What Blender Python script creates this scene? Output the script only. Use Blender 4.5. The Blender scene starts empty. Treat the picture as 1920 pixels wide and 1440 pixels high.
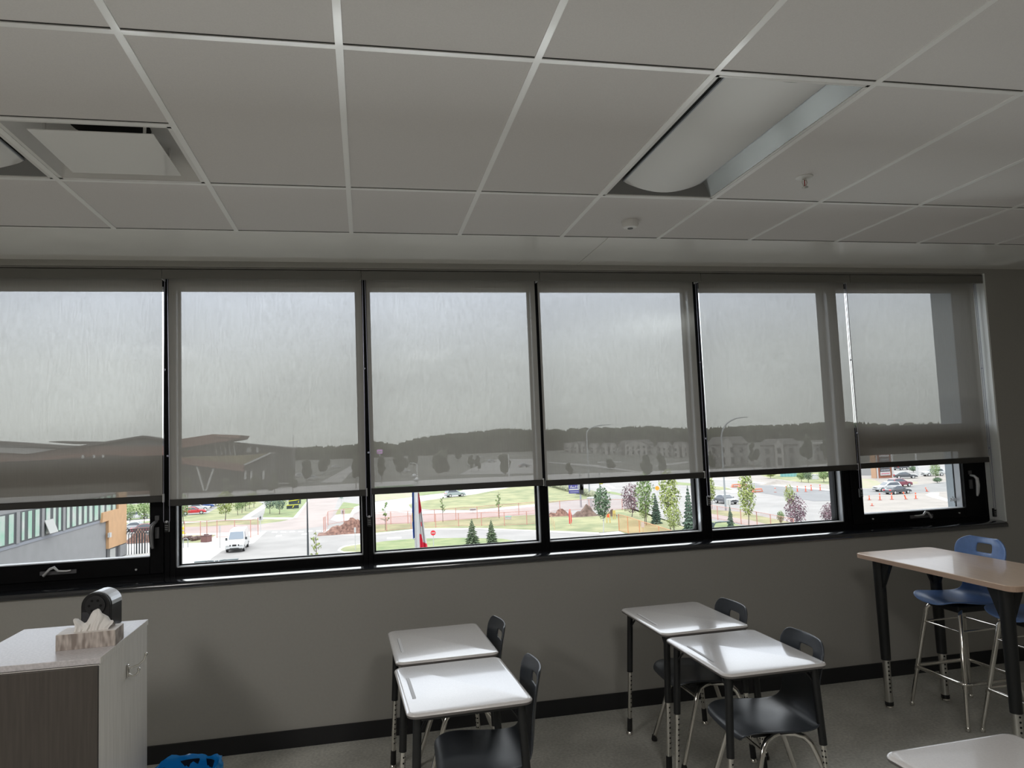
import bpy, bmesh, math, random
from mathutils import Vector, Matrix
PI = math.pi
S = bpy.context.scene
COL = S.collection
random.seed(7)

# ------------------------------------------------------------------ camera
F_PX = 1357.43
CR = [Vector((0.97943034, -0.19788107, -0.03948791)),
      Vector((-0.02319983, 0.08396553, -0.99619855)),
      Vector((0.20044446, 0.9766232, 0.07764758))]
CC = Vector((1.26913, -4.74794, 1.80579))
cam_d = bpy.data.cameras.new('camera')
cam_d.sensor_width = 36.0
cam_d.lens = F_PX / 1920.0 * 36.0
cam_d.clip_start = 0.05
cam_d.clip_end = 5000
cam = bpy.data.objects.new('camera', cam_d)
COL.objects.link(cam)
rx, up, bk = CR[0], -CR[1], -CR[2]
cam.matrix_world = Matrix(((rx.x, up.x, bk.x, CC.x), (rx.y, up.y, bk.y, CC.y), (rx.z, up.z, bk.z, CC.z), (0, 0, 0, 1)))
S.camera = cam
S.view_settings.view_transform = 'Standard'
S.view_settings.look = 'None'
S.cycles.max_bounces = 10
S.cycles.diffuse_bounces = 4
S.cycles.transparent_max_bounces = 24
S.cycles.use_denoising = True
S.cycles.caustics_reflective = False
S.cycles.caustics_refractive = False
S.cycles.sample_clamp_indirect = 6.0

GZ = -10.0
def sight(u, v):
    a, b = (u - 960) / F_PX, (v - 720) / F_PX
    return CR[0] * a + CR[1] * b + CR[2]
def G(u, v, z=GZ):                       # the spot of ground seen in that direction
    d = sight(u, v); t = (z - CC.z) / d.z
    return CC + d * t
def FY(u, v, y):                         # the spot on a wall standing at distance y
    d = sight(u, v); t = (y - CC.y) / d.y
    return CC + d * t
def ppm(p):                              # pixels per metre at p
    return F_PX / CR[2].dot(Vector(p) - CC)

# ------------------------------------------------------------------ materials
MATS = {}
def mat(name, col, rough=0.6, metal=0.0, noise=0.0, scale=8.0, col2=None, bump=0.0, stretch=None, spec=0.5, coat=0.0, det=3.0):
    if name in MATS: return MATS[name]
    m = bpy.data.materials.new(name); m.use_nodes = True
    nt = m.node_tree; b = nt.nodes['Principled BSDF']
    b.inputs['Base Color'].default_value = (*col, 1)
    b.inputs['Roughness'].default_value = rough
    b.inputs['Metallic'].default_value = metal
    b.inputs['Specular IOR Level'].default_value = spec
    if coat: b.inputs['Coat Weight'].default_value = min(coat, 1); b.inputs['Coat Roughness'].default_value = 0.06; b.inputs['Coat IOR'].default_value = 1.5 if coat <= 1 else coat
    if noise > 0 or col2 or bump:
        tc = nt.nodes.new('ShaderNodeTexCoord'); mp = nt.nodes.new('ShaderNodeMapping')
        if stretch: mp.inputs['Scale'].default_value = stretch
        nz = nt.nodes.new('ShaderNodeTexNoise'); nz.inputs['Scale'].default_value = scale; nz.inputs['Detail'].default_value = det
        nt.links.new(tc.outputs['Object'], mp.inputs[0]); nt.links.new(mp.outputs[0], nz.inputs['Vector'])
        rp = nt.nodes.new('ShaderNodeValToRGB')
        c2 = col2 if col2 else tuple(min(1, c * (1 + noise)) for c in col)
        c1 = col if col2 else tuple(c * (1 - noise) for c in col)
        rp.color_ramp.elements[0].color = (*c1, 1); rp.color_ramp.elements[1].color = (*c2, 1)
        rp.color_ramp.elements[0].position = 0.35; rp.color_ramp.elements[1].position = 0.65
        nt.links.new(nz.outputs[0], rp.inputs[0]); nt.links.new(rp.outputs[0], b.inputs['Base Color'])
        if bump:
            bp = nt.nodes.new('ShaderNodeBump'); bp.inputs['Strength'].default_value = bump; bp.inputs['Distance'].default_value = 0.01
            nt.links.new(nz.outputs[0], bp.inputs['Height']); nt.links.new(bp.outputs[0], b.inputs['Normal'])
    MATS[name] = m
    return m

M_ceil = mat('ceiling_tile', (0.76, 0.735, 0.72), 0.9, noise=0.02, scale=220)
M_grid = mat('ceiling_grid_white', (0.97, 0.965, 0.95), 0.3, coat=0.15)
M_gridline = mat('ceiling_gap_dark', (0.05, 0.05, 0.05), 0.8)
M_soffit = mat('soffit_paint', (0.95, 0.945, 0.91), 0.22, noise=0.02, scale=3)
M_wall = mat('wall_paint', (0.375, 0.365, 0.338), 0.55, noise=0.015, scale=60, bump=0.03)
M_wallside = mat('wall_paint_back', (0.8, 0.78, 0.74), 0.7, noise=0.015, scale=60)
M_jamb = mat('jamb_white', (0.90, 0.93, 0.92), 0.5)
M_base = mat('baseboard_black', (0.012, 0.012, 0.014), 0.45)
M_frame = mat('window_black_aluminium', (0.0025, 0.0025, 0.0035), 0.4, spec=0.12)
M_stop = mat('window_grey_aluminium', (0.50, 0.52, 0.56), 0.45, metal=0.2)
M_stopw = mat('window_ledge_light', (0.8, 0.82, 0.85), 0.45)
M_sill = mat('sill_black_gloss', (0.012, 0.014, 0.019), 0.2, coat=1.7)
M_chrome = mat('chrome', (0.72, 0.70, 0.66), 0.12, metal=1.0)
M_steel = mat('satin_steel', (0.62, 0.61, 0.58), 0.28, metal=1.0)
M_blackm = mat('black_powder_coat', (0.008, 0.009, 0.010), 0.45)
M_blackp = mat('black_plastic', (0.012, 0.012, 0.013), 0.35)
M_holes = mat('adjuster_hole', (0.01, 0.01, 0.01), 0.9)
M_desk = mat('desk_grey_laminate', (0.68, 0.655, 0.645), 0.2, noise=0.03, scale=160, spec=0.4, coat=0.55)
M_deskedge = mat('desk_edge_band', (0.13, 0.12, 0.115), 0.3)
M_chair = mat('chair_dark_grey_plastic', (0.040, 0.046, 0.056), 0.34, noise=0.06, scale=40)
M_stool = mat('stool_blue_plastic', (0.155, 0.275, 0.58), 0.34, noise=0.05, scale=40)
M_wood = mat('table_maple_laminate', (0.82, 0.625, 0.475), 0.34, col2=(0.90, 0.70, 0.545), scale=6, stretch=(14, 1, 1), coat=0.25)
M_woodedge = mat('table_edge', (0.58, 0.41, 0.31), 0.4)
M_cab = mat('cabinet_pale_woodgrain', (0.80, 0.775, 0.72), 0.35, col2=(0.90, 0.87, 0.82), scale=5, stretch=(18, 18, 0.8))
M_cabtop = mat('cabinet_top_speckle', (0.60, 0.57, 0.58), 0.35, noise=0.1, scale=90)
M_box = mat('tissue_box_floral', (0.30, 0.25, 0.22), 0.5, col2=(0.62, 0.55, 0.50), scale=26, stretch=(2.5, 1, 0.7), det=1)
M_boxtop = mat('tissue_box_top', (0.75, 0.70, 0.66), 0.5, noise=0.06, scale=30)
M_tissue = mat('tissue_paper', (0.85, 0.82, 0.79), 0.9)
M_bag = mat('bag_blue_plastic', (0.01, 0.28, 0.75), 0.25)
M_silver = mat('silver_plastic', (0.62, 0.63, 0.65), 0.3, metal=0.3)
M_white = mat('white_enamel', (0.82, 0.81, 0.79), 0.35)
M_pan = mat('fixture_reflector', (0.33, 0.345, 0.345), 0.25, metal=0.35)
M_lens = mat('fixture_lens', (0.86, 0.86, 0.85), 0.5)
M_dark = mat('dark_void', (0.004, 0.004, 0.004), 0.9)
M_fascia = mat('blind_fascia_dark', (0.17, 0.165, 0.15), 0.6)
M_hem = mat('blind_hem_dark', (0.035, 0.033, 0.030), 0.55)
M_chain = mat('bead_chain', (0.45, 0.45, 0.55), 0.3, metal=0.7)
M_bluegrey = mat('fin_blue_grey_panel', (0.050, 0.060, 0.070), 0.6, noise=0.05, scale=30)

def floor_mat():
    m = mat('polished_concrete', (0.50, 0.495, 0.455), 0.34, col2=(0.66, 0.65, 0.60), scale=3.2, det=10)
    nt = m.node_tree; b = nt.nodes['Principled BSDF']
    vo = nt.nodes.new('ShaderNodeTexNoise'); vo.inputs['Scale'].default_value = 60; vo.inputs['Detail'].default_value = 6
    rp = nt.nodes.new('ShaderNodeMapRange'); rp.inputs[1].default_value = 0.3; rp.inputs[2].default_value = 0.7; rp.inputs[3].default_value = 0.75; rp.inputs[4].default_value = 1.2
    tc = nt.nodes.new('ShaderNodeTexCoord'); nt.links.new(tc.outputs['Object'], vo.inputs['Vector'])
    nt.links.new(vo.outputs[0], rp.inputs[0])
    mx = nt.nodes.new('ShaderNodeMixRGB'); mx.blend_type = 'MULTIPLY'; mx.inputs[0].default_value = 0.8
    old = b.inputs['Base Color'].links[0].from_socket
    nt.links.new(old, mx.inputs[1]); nt.links.new(rp.outputs[0], mx.inputs[2]); nt.links.new(mx.outputs[0], b.inputs['Base Color'])
    return m
M_floor = floor_mat()

def blind_mat():
    m = bpy.data.materials.new('roller_blind_mesh_fabric'); m.use_nodes = True
    nt = m.node_tree; nt.nodes.remove(nt.nodes['Principled BSDF']); out = nt.nodes['Material Output']
    tr = nt.nodes.new('ShaderNodeBsdfTransparent'); tr.inputs[0].default_value = (1.0, 1.0, 1.0, 1)
    tl = nt.nodes.new('ShaderNodeBsdfTranslucent'); tl.inputs[0].default_value = (0.072, 0.070, 0.065, 1)
    df = nt.nodes.new('ShaderNodeBsdfDiffuse'); df.inputs[0].default_value = (0.34, 0.325, 0.30, 1)
    ad = nt.nodes.new('ShaderNodeAddShader'); nt.links.new(tl.outputs[0], ad.inputs[0]); nt.links.new(df.outputs[0], ad.inputs[1])
    tc = nt.nodes.new('ShaderNodeTexCoord'); mp = nt.nodes.new('ShaderNodeMapping'); mp.inputs['Scale'].default_value = (120, 1, 10)
    nz = nt.nodes.new('ShaderNodeTexNoise'); nz.inputs['Scale'].default_value = 1.0; nz.inputs['Detail'].default_value = 2
    nt.links.new(tc.outputs['Object'], mp.inputs[0]); nt.links.new(mp.outputs[0], nz.inputs['Vector'])
    rg = nt.nodes.new('ShaderNodeMapRange'); rg.inputs[1].default_value = 0.25; rg.inputs[2].default_value = 0.75
    rg.inputs[3].default_value = BL_T1; rg.inputs[4].default_value = BL_T0      # weave: share of thread
    nt.links.new(nz.outputs[0], rg.inputs[0])
    mx = nt.nodes.new('ShaderNodeMixShader'); nt.links.new(rg.outputs[0], mx.inputs[0])
    nt.links.new(tr.outputs[0], mx.inputs[1]); nt.links.new(ad.outputs[0], mx.inputs[2]); nt.links.new(mx.outputs[0], out.inputs[0])
    return m
BL_T0, BL_T1 = 0.825, 0.775
M_blind = blind_mat()

def glass_mat(name='window_glass', tint=(0.96, 0.98, 0.97), refl=1.0):
    m = bpy.data.materials.new(name); m.use_nodes = True
    nt = m.node_tree; nt.nodes.remove(nt.nodes['Principled BSDF']); out = nt.nodes['Material Output']
    tr = nt.nodes.new('ShaderNodeBsdfTransparent'); tr.inputs[0].default_value = (*tint, 1)
    gl = nt.nodes.new('ShaderNodeBsdfGlossy'); gl.inputs['Roughness'].default_value = 0.02
    fr = nt.nodes.new('ShaderNodeFresnel'); fr.inputs[0].default_value = 1.3
    mx = nt.nodes.new('ShaderNodeMixShader'); nt.links.new(fr.outputs[0], mx.inputs[0])
    nt.links.new(tr.outputs[0], mx.inputs[1]); nt.links.new(gl.outputs[0], mx.inputs[2]); nt.links.new(mx.outputs[0], out.inputs[0])
    return m
M_glass = glass_mat()

# ------------------------------------------------------------------ mesh builder
class MB:
    def __init__(s): s.v = []; s.f = []; s.mi = []; s.cur = 0
    def add(s, vs, fs):
        o = len(s.v); s.v += [tuple(x) for x in vs]; s.f += [tuple(i + o for i in f) for f in fs]; s.mi += [s.cur] * len(fs); return s
    def box(s, x0, x1, y0, y1, z0, z1):
        return s.add([(x0,y0,z0),(x1,y0,z0),(x1,y1,z0),(x0,y1,z0),(x0,y0,z1),(x1,y0,z1),(x1,y1,z1),(x0,y1,z1)],
                     [(0,3,2,1),(4,5,6,7),(0,1,5,4),(1,2,6,5),(2,3,7,6),(3,0,4,7)])
    def cbox(s, c, d, M=None):
        x, y, z = d[0]/2, d[1]/2, d[2]/2
        vs = [Vector(p) for p in [(-x,-y,-z),(x,-y,-z),(x,y,-z),(-x,y,-z),(-x,-y,z),(x,-y,z),(x,y,z),(-x,y,z)]]
        if M: vs = [M @ p for p in vs]
        c = Vector(c)
        return s.add([p + c for p in vs], [(0,3,2,1),(4,5,6,7),(0,1,5,4),(1,2,6,5),(2,3,7,6),(3,0,4,7)])
    def tube(s, pts, r, n=10, cap=True):
        pts = [Vector(p) for p in pts]; k = len(pts)
        rs = r if isinstance(r, (list, tuple)) else [r] * k
        o = len(s.v); ref = None; vs = []
        for i, p in enumerate(pts):
            t = (pts[min(i+1, k-1)] - pts[max(i-1, 0)]).normalized()
            if ref is None:
                ref = t.orthogonal().normalized()
            else:
                ref = (ref - t * ref.dot(t)); ref = ref.normalized() if ref.length > 1e-6 else t.orthogonal().normalized()
            b = t.cross(ref)
            for j in range(n):
                a = 2 * PI * j / n
                vs.append(p + (ref * math.cos(a) + b * math.sin(a)) * rs[i])
        fs = []
        for i in range(k - 1):
            for j in range(n):
                fs.append((i*n + j, i*n + (j+1) % n, (i+1)*n + (j+1) % n, (i+1)*n + j))
        if cap: fs.append(tuple(range(n-1, -1, -1))); fs.append(tuple((k-1)*n + j for j in range(n)))
        return s.add(vs, fs)
    def lathe(s, prof, c=(0,0,0), n=20):
        c = Vector(c); vs = []; fs = []; k = len(prof)
        for r, z in prof:
            for j in range(n):
                a = 2*PI*j/n; vs.append(c + Vector((r*math.cos(a), r*math.sin(a), z)))
        for i in range(k-1):
            for j in range(n): fs.append((i*n+j, i*n+(j+1)%n, (i+1)*n+(j+1)%n, (i+1)*n+j))
        fs.append(tuple(range(n-1,-1,-1))); fs.append(tuple((k-1)*n+j for j in range(n)))
        return s.add(vs, fs)
    def prism(s, poly, d):                 # poly: list of 3D points, extruded by vector d
        d = Vector(d); n = len(poly); vs = [Vector(p) for p in poly] + [Vector(p) + d for p in poly]
        fs = [tuple(range(n-1,-1,-1)), tuple(range(n, 2*n))] + [(i, (i+1)%n, n+(i+1)%n, n+i) for i in range(n)]
        return s.add(vs, fs)
    def quad(s, a, b, c, d): return s.add([a,b,c,d], [(0,1,2,3)])
    def poly(s, pts): return s.add(pts, [tuple(range(len(pts)))])
    def ball(s, c, r, nu=10, nv=6, jit=0.0, sc=(1,1,1)):
        c = Vector(c); vs = [c + Vector((0,0,r*sc[2]))]; fs = []
        for i in range(1, nv):
            th = PI*i/nv
            for j in range(nu):
                a = 2*PI*j/nu; k = 1 + random.uniform(-jit, jit)
                vs.append(c + Vector((r*sc[0]*math.sin(th)*math.cos(a)*k, r*sc[1]*math.sin(th)*math.sin(a)*k, r*sc[2]*math.cos(th)*k)))
        vs.append(c - Vector((0,0,r*sc[2]))); e = len(vs)-1
        for j in range(nu): fs.append((0, 1+j, 1+(j+1)%nu)); fs.append((e, 1+(nv-2)*nu+(j+1)%nu, 1+(nv-2)*nu+j))
        for i in range(nv-2):
            for j in range(nu): fs.append((1+i*nu+j, 1+(i+1)*nu+j, 1+(i+1)*nu+(j+1)%nu, 1+i*nu+(j+1)%nu))
        return s.add(vs, fs)
    def build(s, name, m, parent=None, smooth=False, bevel=0.0, seg=2, loc=None, angle=None):
        me = bpy.data.meshes.new(name); me.from_pydata(s.v, [], s.f)
        bm = bmesh.new(); bm.from_mesh(me); bmesh.ops.recalc_face_normals(bm, faces=bm.faces); bm.to_mesh(me); bm.free()
        ms = m if isinstance(m, (list, tuple)) else [m]
        for q in ms: me.materials.append(q)
        if len(ms) > 1:
            for p, i in zip(me.polygons, s.mi): p.material_index = i
        o = bpy.data.objects.new(name, me); COL.objects.link(o)
        if parent: o.parent = parent
        if loc: o.location = loc
        if bevel:
            b = o.modifiers.new('edge', 'BEVEL'); b.width = bevel; b.segments = seg; b.limit_method = 'ANGLE'; b.angle_limit = 0.6
        if smooth or bevel:
            for p in me.polygons: p.use_smooth = True
            try:
                me.set_sharp_from_angle(angle=angle or 0.7)
            except Exception: pass
        return o

def tag(o, label=None, cat=None, group=None, kind=None):
    if label: o['label'] = label
    if cat: o['category'] = cat
    if group: o['group'] = group
    if kind: o['kind'] = kind
    return o
def thing(name, label, cat, loc=(0,0,0), rotz=0.0, group=None, kind=None):
    o = bpy.data.objects.new(name, None); COL.objects.link(o); o.empty_display_size = 0.1
    o.location = loc; o.rotation_euler = (0, 0, rotz)
    return tag(o, label, cat, group, kind)
def struct(name, mb, m, label=None, parent=None, **k):
    o = mb.build(name, m, parent, **k)
    if not parent: o['kind'] = 'structure'
    if label: o['label'] = label
    return o
def copy_tree(o, parent=None):
    c = o.copy(); COL.objects.link(c)
    if parent: c.parent = parent
    for ch in list(o.children): copy_tree(ch, c)
    return c
def arc(c, r, a0, a1, n, plane='xy', z=0):
    out = []
    for i in range(n + 1):
        a = a0 + (a1 - a0) * i / n; p, q = c[0] + r * math.cos(a), c[1] + r * math.sin(a)
        out.append((p, q, z) if plane == 'xy' else ((p, z, q) if plane == 'xz' else (z, p, q)))
    return out
def rrect(x0, x1, y0, y1, r, z, n=6):
    return (arc((x1-r, y1-r), r, 0, PI/2, n, z=z) + arc((x0+r, y1-r), r, PI/2, PI, n, z=z)
            + arc((x0+r, y0+r), r, PI, 1.5*PI, n, z=z) + arc((x1-r, y0+r), r, 1.5*PI, 2*PI, n, z=z))
# ------------------------------------------------------------------ the room
CH = 3.003
RX0, RX1, RY0 = -4.0, 8.6, -9.0
WX0, WX1, WZ0, WZ1 = -1.15, 6.05, 1.04, 2.965      # window opening
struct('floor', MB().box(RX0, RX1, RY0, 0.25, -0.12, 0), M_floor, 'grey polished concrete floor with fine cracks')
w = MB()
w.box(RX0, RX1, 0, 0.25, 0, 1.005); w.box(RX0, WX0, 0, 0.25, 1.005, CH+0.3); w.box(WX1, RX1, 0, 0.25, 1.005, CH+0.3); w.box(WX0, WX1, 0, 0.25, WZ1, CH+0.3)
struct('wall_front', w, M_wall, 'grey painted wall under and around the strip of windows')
struct('wall_left', MB().box(RX0-0.15, RX0, RY0, 0.25, 0, CH+0.3), M_wallside)
struct('wall_right', MB().box(RX1, RX1+0.15, RY0, 0.25, 0, CH+0.3), M_wallside)
struct('wall_back', MB().box(RX0-0.15, RX1+0.15, RY0-0.15, RY0, 0, CH+0.3), M_wallside)
struct('baseboard_front', MB().box(RX0, RX1, -0.012, 0.0, 0, 0.103), M_base, 'black rubber baseboard along the window wall')
# floor cracks (thin saw cut lines)
fl = MB()
for a, b in [((3.14,-1.02),(3.62,-1.45)), ((2.7,-1.2),(2.85,-1.75)), ((1.0,-0.6),(1.3,-1.6))]:
    a = Vector((*a, 0.0008)); b = Vector((*b, 0.0008)); n = (b-a).cross(Vector((0,0,1))).normalized()*0.0016
    fl.quad(a-n, a+n, b+n, b-n)
struct('trim_floor_joint', fl, mat('floor_joint', (0.07,0.07,0.065), 0.8))

# ceiling: lay-in panels with holes for the fixtures
Y1, Y2, Y3, YM = -2.613, -1.392, -0.671, -2.0
T = 0.61
kx0, kx1 = int(RX0 // T), int(RX1 // T) + 1
rows = [(Y3, Y2), (Y2, Y1)] + [(Y1 - 1.22*i, Y1 - 1.22*(i+1)) for i in range(5)]
holes = {(4, 1), (-1, 1)}
cb = MB()
for r, (ya, yb) in enumerate(rows):
    for k in range(kx0, kx1):
        if (k, r) in holes: continue
        y_a = ya
        if (k, r) == (0, 1): y_a = YM
        cb.quad((k*T, y_a, CH), (k*T+T, y_a, CH), (k*T+T, max(yb, RY0), CH), (k*T, max(yb, RY0), CH))
struct('ceiling', cb, M_ceil, 'suspended ceiling of pale grey acoustic panels')
gb = MB(); hw = 0.0115
for y in [r[1] for r in rows if r[1] > RY0]: gb.box(RX0, RX1, y-hw, y+hw, CH-0.004, CH+0.02)
gb.box(0, T, YM-hw, YM+hw, CH-0.004, CH+0.02); gb.box(-2*T, 0, YM-hw, YM+hw, CH-0.004, CH-0.002) if False else None
gb.box(RX0, RX1, Y3-0.008, Y3+0.004, CH-0.004, CH+0.02)
for k in range(kx0+1, kx1):
    gb.box(k*T-hw, k*T+hw, RY0, Y3, CH-0.0045, CH+0.02)
struct('trim_1', gb, M_grid, 'white metal tee grid of the suspended ceiling')
gd = MB()
for y in [r[1] for r in rows if r[1] > RY0]: gd.box(RX0, RX1, y-hw-0.005, y-hw, CH-0.001, CH+0.0)
gd.box(RX0, RX1, Y3-0.014, Y3-0.008, CH-0.001, CH)
gd.box(0.011, T-0.011, YM-hw-0.005, YM-hw, CH-0.001, CH)
struct('trim_2', gd, M_gridline, 'dark shadow gap along the ceiling grid')
sb = MB(); sb.box(RX0, 2.734, Y3, 0.0, CH-0.001, CH+0.05); sb.box(2.738, RX1, Y3, 0.0, CH-0.001, CH+0.05)
struct('trim_3', sb, M_soffit, 'smooth painted ceiling border beside the window wall')
# sky-side cap above ceiling and void box so that no light leaks
struct('roof_slab', MB().box(RX0-0.15, RX1+0.15, RY0-0.15, 0.3, CH+0.3, CH+0.4), M_dark)
# window sill, right jamb, left jamb, head
struct('trim_sill', MB().prism([(WX0, 0.15, 1.003), (WX0, 0.15, 1.048), (WX0, 0.055, 1.047), (WX0, 0.035, 1.0455), (WX0, 0.01, 1.0405), (WX0, -0.004, 1.036), (WX0, -0.013, 1.031), (WX0, -0.018, 1.023), (WX0, -0.018, 1.003)], (WX1+0.004-WX0, 0, 0)), M_sill, 'glossy black window sill running under all windows', smooth=True, angle=0.6)
struct('trim_jamb_right', MB().box(WX1-0.002, WX1+0.012, -0.002, 0.15, 1.04, WZ1), M_jamb, 'white plaster reveal at the right end of the windows')
struct('trim_jamb_left', MB().box(WX0-0.012, WX0+0.002, -0.002, 0.15, 1.04, WZ1), M_jamb)
struct('trim_head', MB().box(WX0, WX1, 0.01, 0.15, WZ1-0.012, WZ1-0.001), M_wall)

# windows: (clear x0, clear x1, casement?)
FY0 = 0.14
WIN = [(-1.10, 0.035, True), (0.102, 1.24, False), (1.306, 2.436, False), (2.494, 3.626, False), (3.70, 4.775, False), (4.84, 6.02, True)]
joints = [WX0, 0.068, 1.273, 2.465, 3.663, 4.808, WX1]
PB, PT = 1.10, 2.858        # bottom and top of the panes seen from inside
for i, (x0, x1, case) in enumerate(WIN):
    wn = thing('window_%d' % (i+1), None, None, (0, 0, 0), kind='structure')
    wn['label'] = ['casement window with crank latch farthest to the left', 'fixed window looking on the white van', 'fixed window looking on the flagpoles',
                   'fixed window looking on the dirt mounds', 'fixed window looking on the purple trees', 'casement window next to the white jamb'][i]
    a, b = joints[i], joints[i+1]
    fr = MB()
    bot = PB if not case else 1.075
    fr.box(a, x0, FY0, 0.30, 1.04, WZ1); fr.box(x1, b, FY0, 0.30, 1.04, WZ1)
    fr.box(x0, x1, FY0, 0.30, 1.04, bot); fr.box(x0, x1, FY0, 0.30, PT+0.01, WZ1)
    if case: fr.box(x0, x1, FY0, 0.30, 1.63, 1.80)
    fr.build('window_frame', M_frame, wn, bevel=0.002)
    if not case:
        # light aluminium glazing reveals inside the black cap
        st = MB(); d0, d1 = FY0+0.012, 0.215
        st.box(x0-0.002, x0+0.006, d0, d1, PB, PT); st.box(x1-0.006, x1+0.002, d0, d1, PB, PT)
        st.build('glazing_reveal', M_stop, wn)
        MB().box(x0, x1, d0, d1, PB-0.004, PB+0.005).build('glazing_ledge', M_stopw, wn)
        gk = MB(); q = 0.012
        gk.box(x0+0.006, x0+0.006+q, d1-0.012, d1+0.012, PB, PT); gk.box(x1-0.006-q, x1-0.006, d1-0.012, d1+0.012, PB, PT)
        gk.box(x0, x1, d1-0.008, d1+0.008, PB+0.005, PB+0.012)
        gk.build('gasket', M_frame, wn)
        MB().box(x0+0.006, x1-0.006, 0.222, 0.226, PB+0.005, PT).build('pane', M_glass, wn)
    else:
        MB().box(x0, x1, 0.222, 0.226, 1.80, PT+0.005).build('pane', M_glass, wn)
        sw = 0.088 if i == 0 else 0.10
        sx0, sx1 = (x0, -0.045) if i == 0 else (4.935, 5.835)
        sh = MB()
        sh.box(x0, sx0, FY0-0.012, 0.24, 1.075, 1.63); sh.box(sx1, x1, FY0-0.012, 0.24, 1.075, 1.63)
        sh.box(sx0, sx1, FY0-0.012, 0.24, 1.075, 1.18 if i == 0 else 1.145); sh.box(sx0, sx1, FY0-0.012, 0.24, 1.585, 1.63)
        sash = sh.build('sash', M_frame, wn, bevel=0.003)
        zb = 1.18 if i == 0 else 1.145
        MB().box(sx0, sx1, 0.15, 0.215, zb-0.002, zb+0.003).build('glazing_ledge', M_stopw, wn)
        if i == 5: MB().box(sx1-0.006, sx1+0.001, 0.16, 0.215, zb, 1.585).build('glazing_reveal', M_stop, wn)
        MB().box(sx0, sx1, 0.222, 0.226, zb, 1.585).build('pane', M_glass, wn)
        # cam handle on the hinge-free stile
        hx = 0.0 if i == 0 else 5.885
        hd = MB(); hd.box(hx-0.012, hx+0.012, FY0-0.026, FY0-0.012, 1.29, 1.36); hd.box(hx-0.012, hx+0.012, FY0-0.026, FY0-0.012, 1.40, 1.43)
        hd.build('handle_plate', mat('handle_dark_metal', (0.09,0.09,0.095), 0.4), sash, bevel=0.002)
        lv = MB(); s_ = -1 if i == 0 else 1
        lv.tube([(hx, FY0-0.02, 1.395), (hx+0.006*s_, FY0-0.05, 1.39), (hx+0.020*s_, FY0-0.06, 1.37), (hx+0.026*s_, FY0-0.058, 1.32), (hx+0.022*s_, FY0-0.055, 1.26), (hx+0.016*s_, FY0-0.054, 1.235)],
                [0.008, 0.010, 0.013, 0.014, 0.012, 0.007], 10)
        lv.build('handle_lever', M_silver if i == 5 else mat('handle_grey_metal', (0.22,0.22,0.23), 0.35, metal=0.5), sash, smooth=True)
        # crank operator on the bottom rail
        cx = -0.55 if i == 0 else 5.42
        cz = 1.125 if i == 0 else 1.105
        MB().box(cx-0.10, cx+0.10, FY0-0.024, FY0-0.012, cz-0.012, cz+0.012).build('crank_plate', mat('crank_plate_grey', (0.10,0.10,0.11), 0.4), sash, bevel=0.003)
        cr = MB(); s2 = 1 if i == 0 else -1
        cr.tube([(cx-0.075*s2, FY0-0.03, cz-0.012), (cx-0.055*s2, FY0-0.045, cz+0.006), (cx-0.035*s2, FY0-0.05, cz+0.026), (cx-0.012*s2, FY0-0.05, cz+0.035), (cx+0.008*s2, FY0-0.046, cz+0.012), (cx+0.05*s2, FY0-0.04, cz+0.008), (cx+0.075*s2, FY0-0.036, cz+0.010)],
                [0.009, 0.008, 0.008, 0.009, 0.007, 0.006, 0.005], 10)
        cr.build('crank_handle', M_silver, sash, smooth=True)
        nb = MB()
        for px_ in ([-0.12] if i == 0 else [5.0, 5.76]): nb.tube([(px_, FY0-0.012, 1.11), (px_, FY0-0.022, 1.11)], 0.006, 8)
        nb.build('rivet', M_silver, sash)
        if i == 5:
            tcu = bpy.data.curves.new('glass_mark', 'FONT'); tcu.body = 'alp'; tcu.size = 0.050; tcu.extrude = 0.0004; tcu.offset = 0.0012
            to = bpy.data.objects.new('glass_mark', tcu); COL.objects.link(to)
            to.location = (5.775, 0.2195, 1.192); to.rotation_euler = (PI/2, 0, 0)
            dg = bpy.context.evaluated_depsgraph_get(); me = bpy.data.meshes.new_from_object(to.evaluated_get(dg))
            t2 = bpy.data.objects.new('glass_mark', me); t2.matrix_world = to.matrix_world.copy(); t2.location = to.location; t2.rotation_euler = to.rotation_euler
            bpy.data.objects.remove(to); COL.objects.link(t2); t2.parent = wn
            me.materials.clear(); me.materials.append(M_stopw); t2['label'] = 'white letters alp in the pane corner'; t2.name = 'glass_mark'

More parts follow.
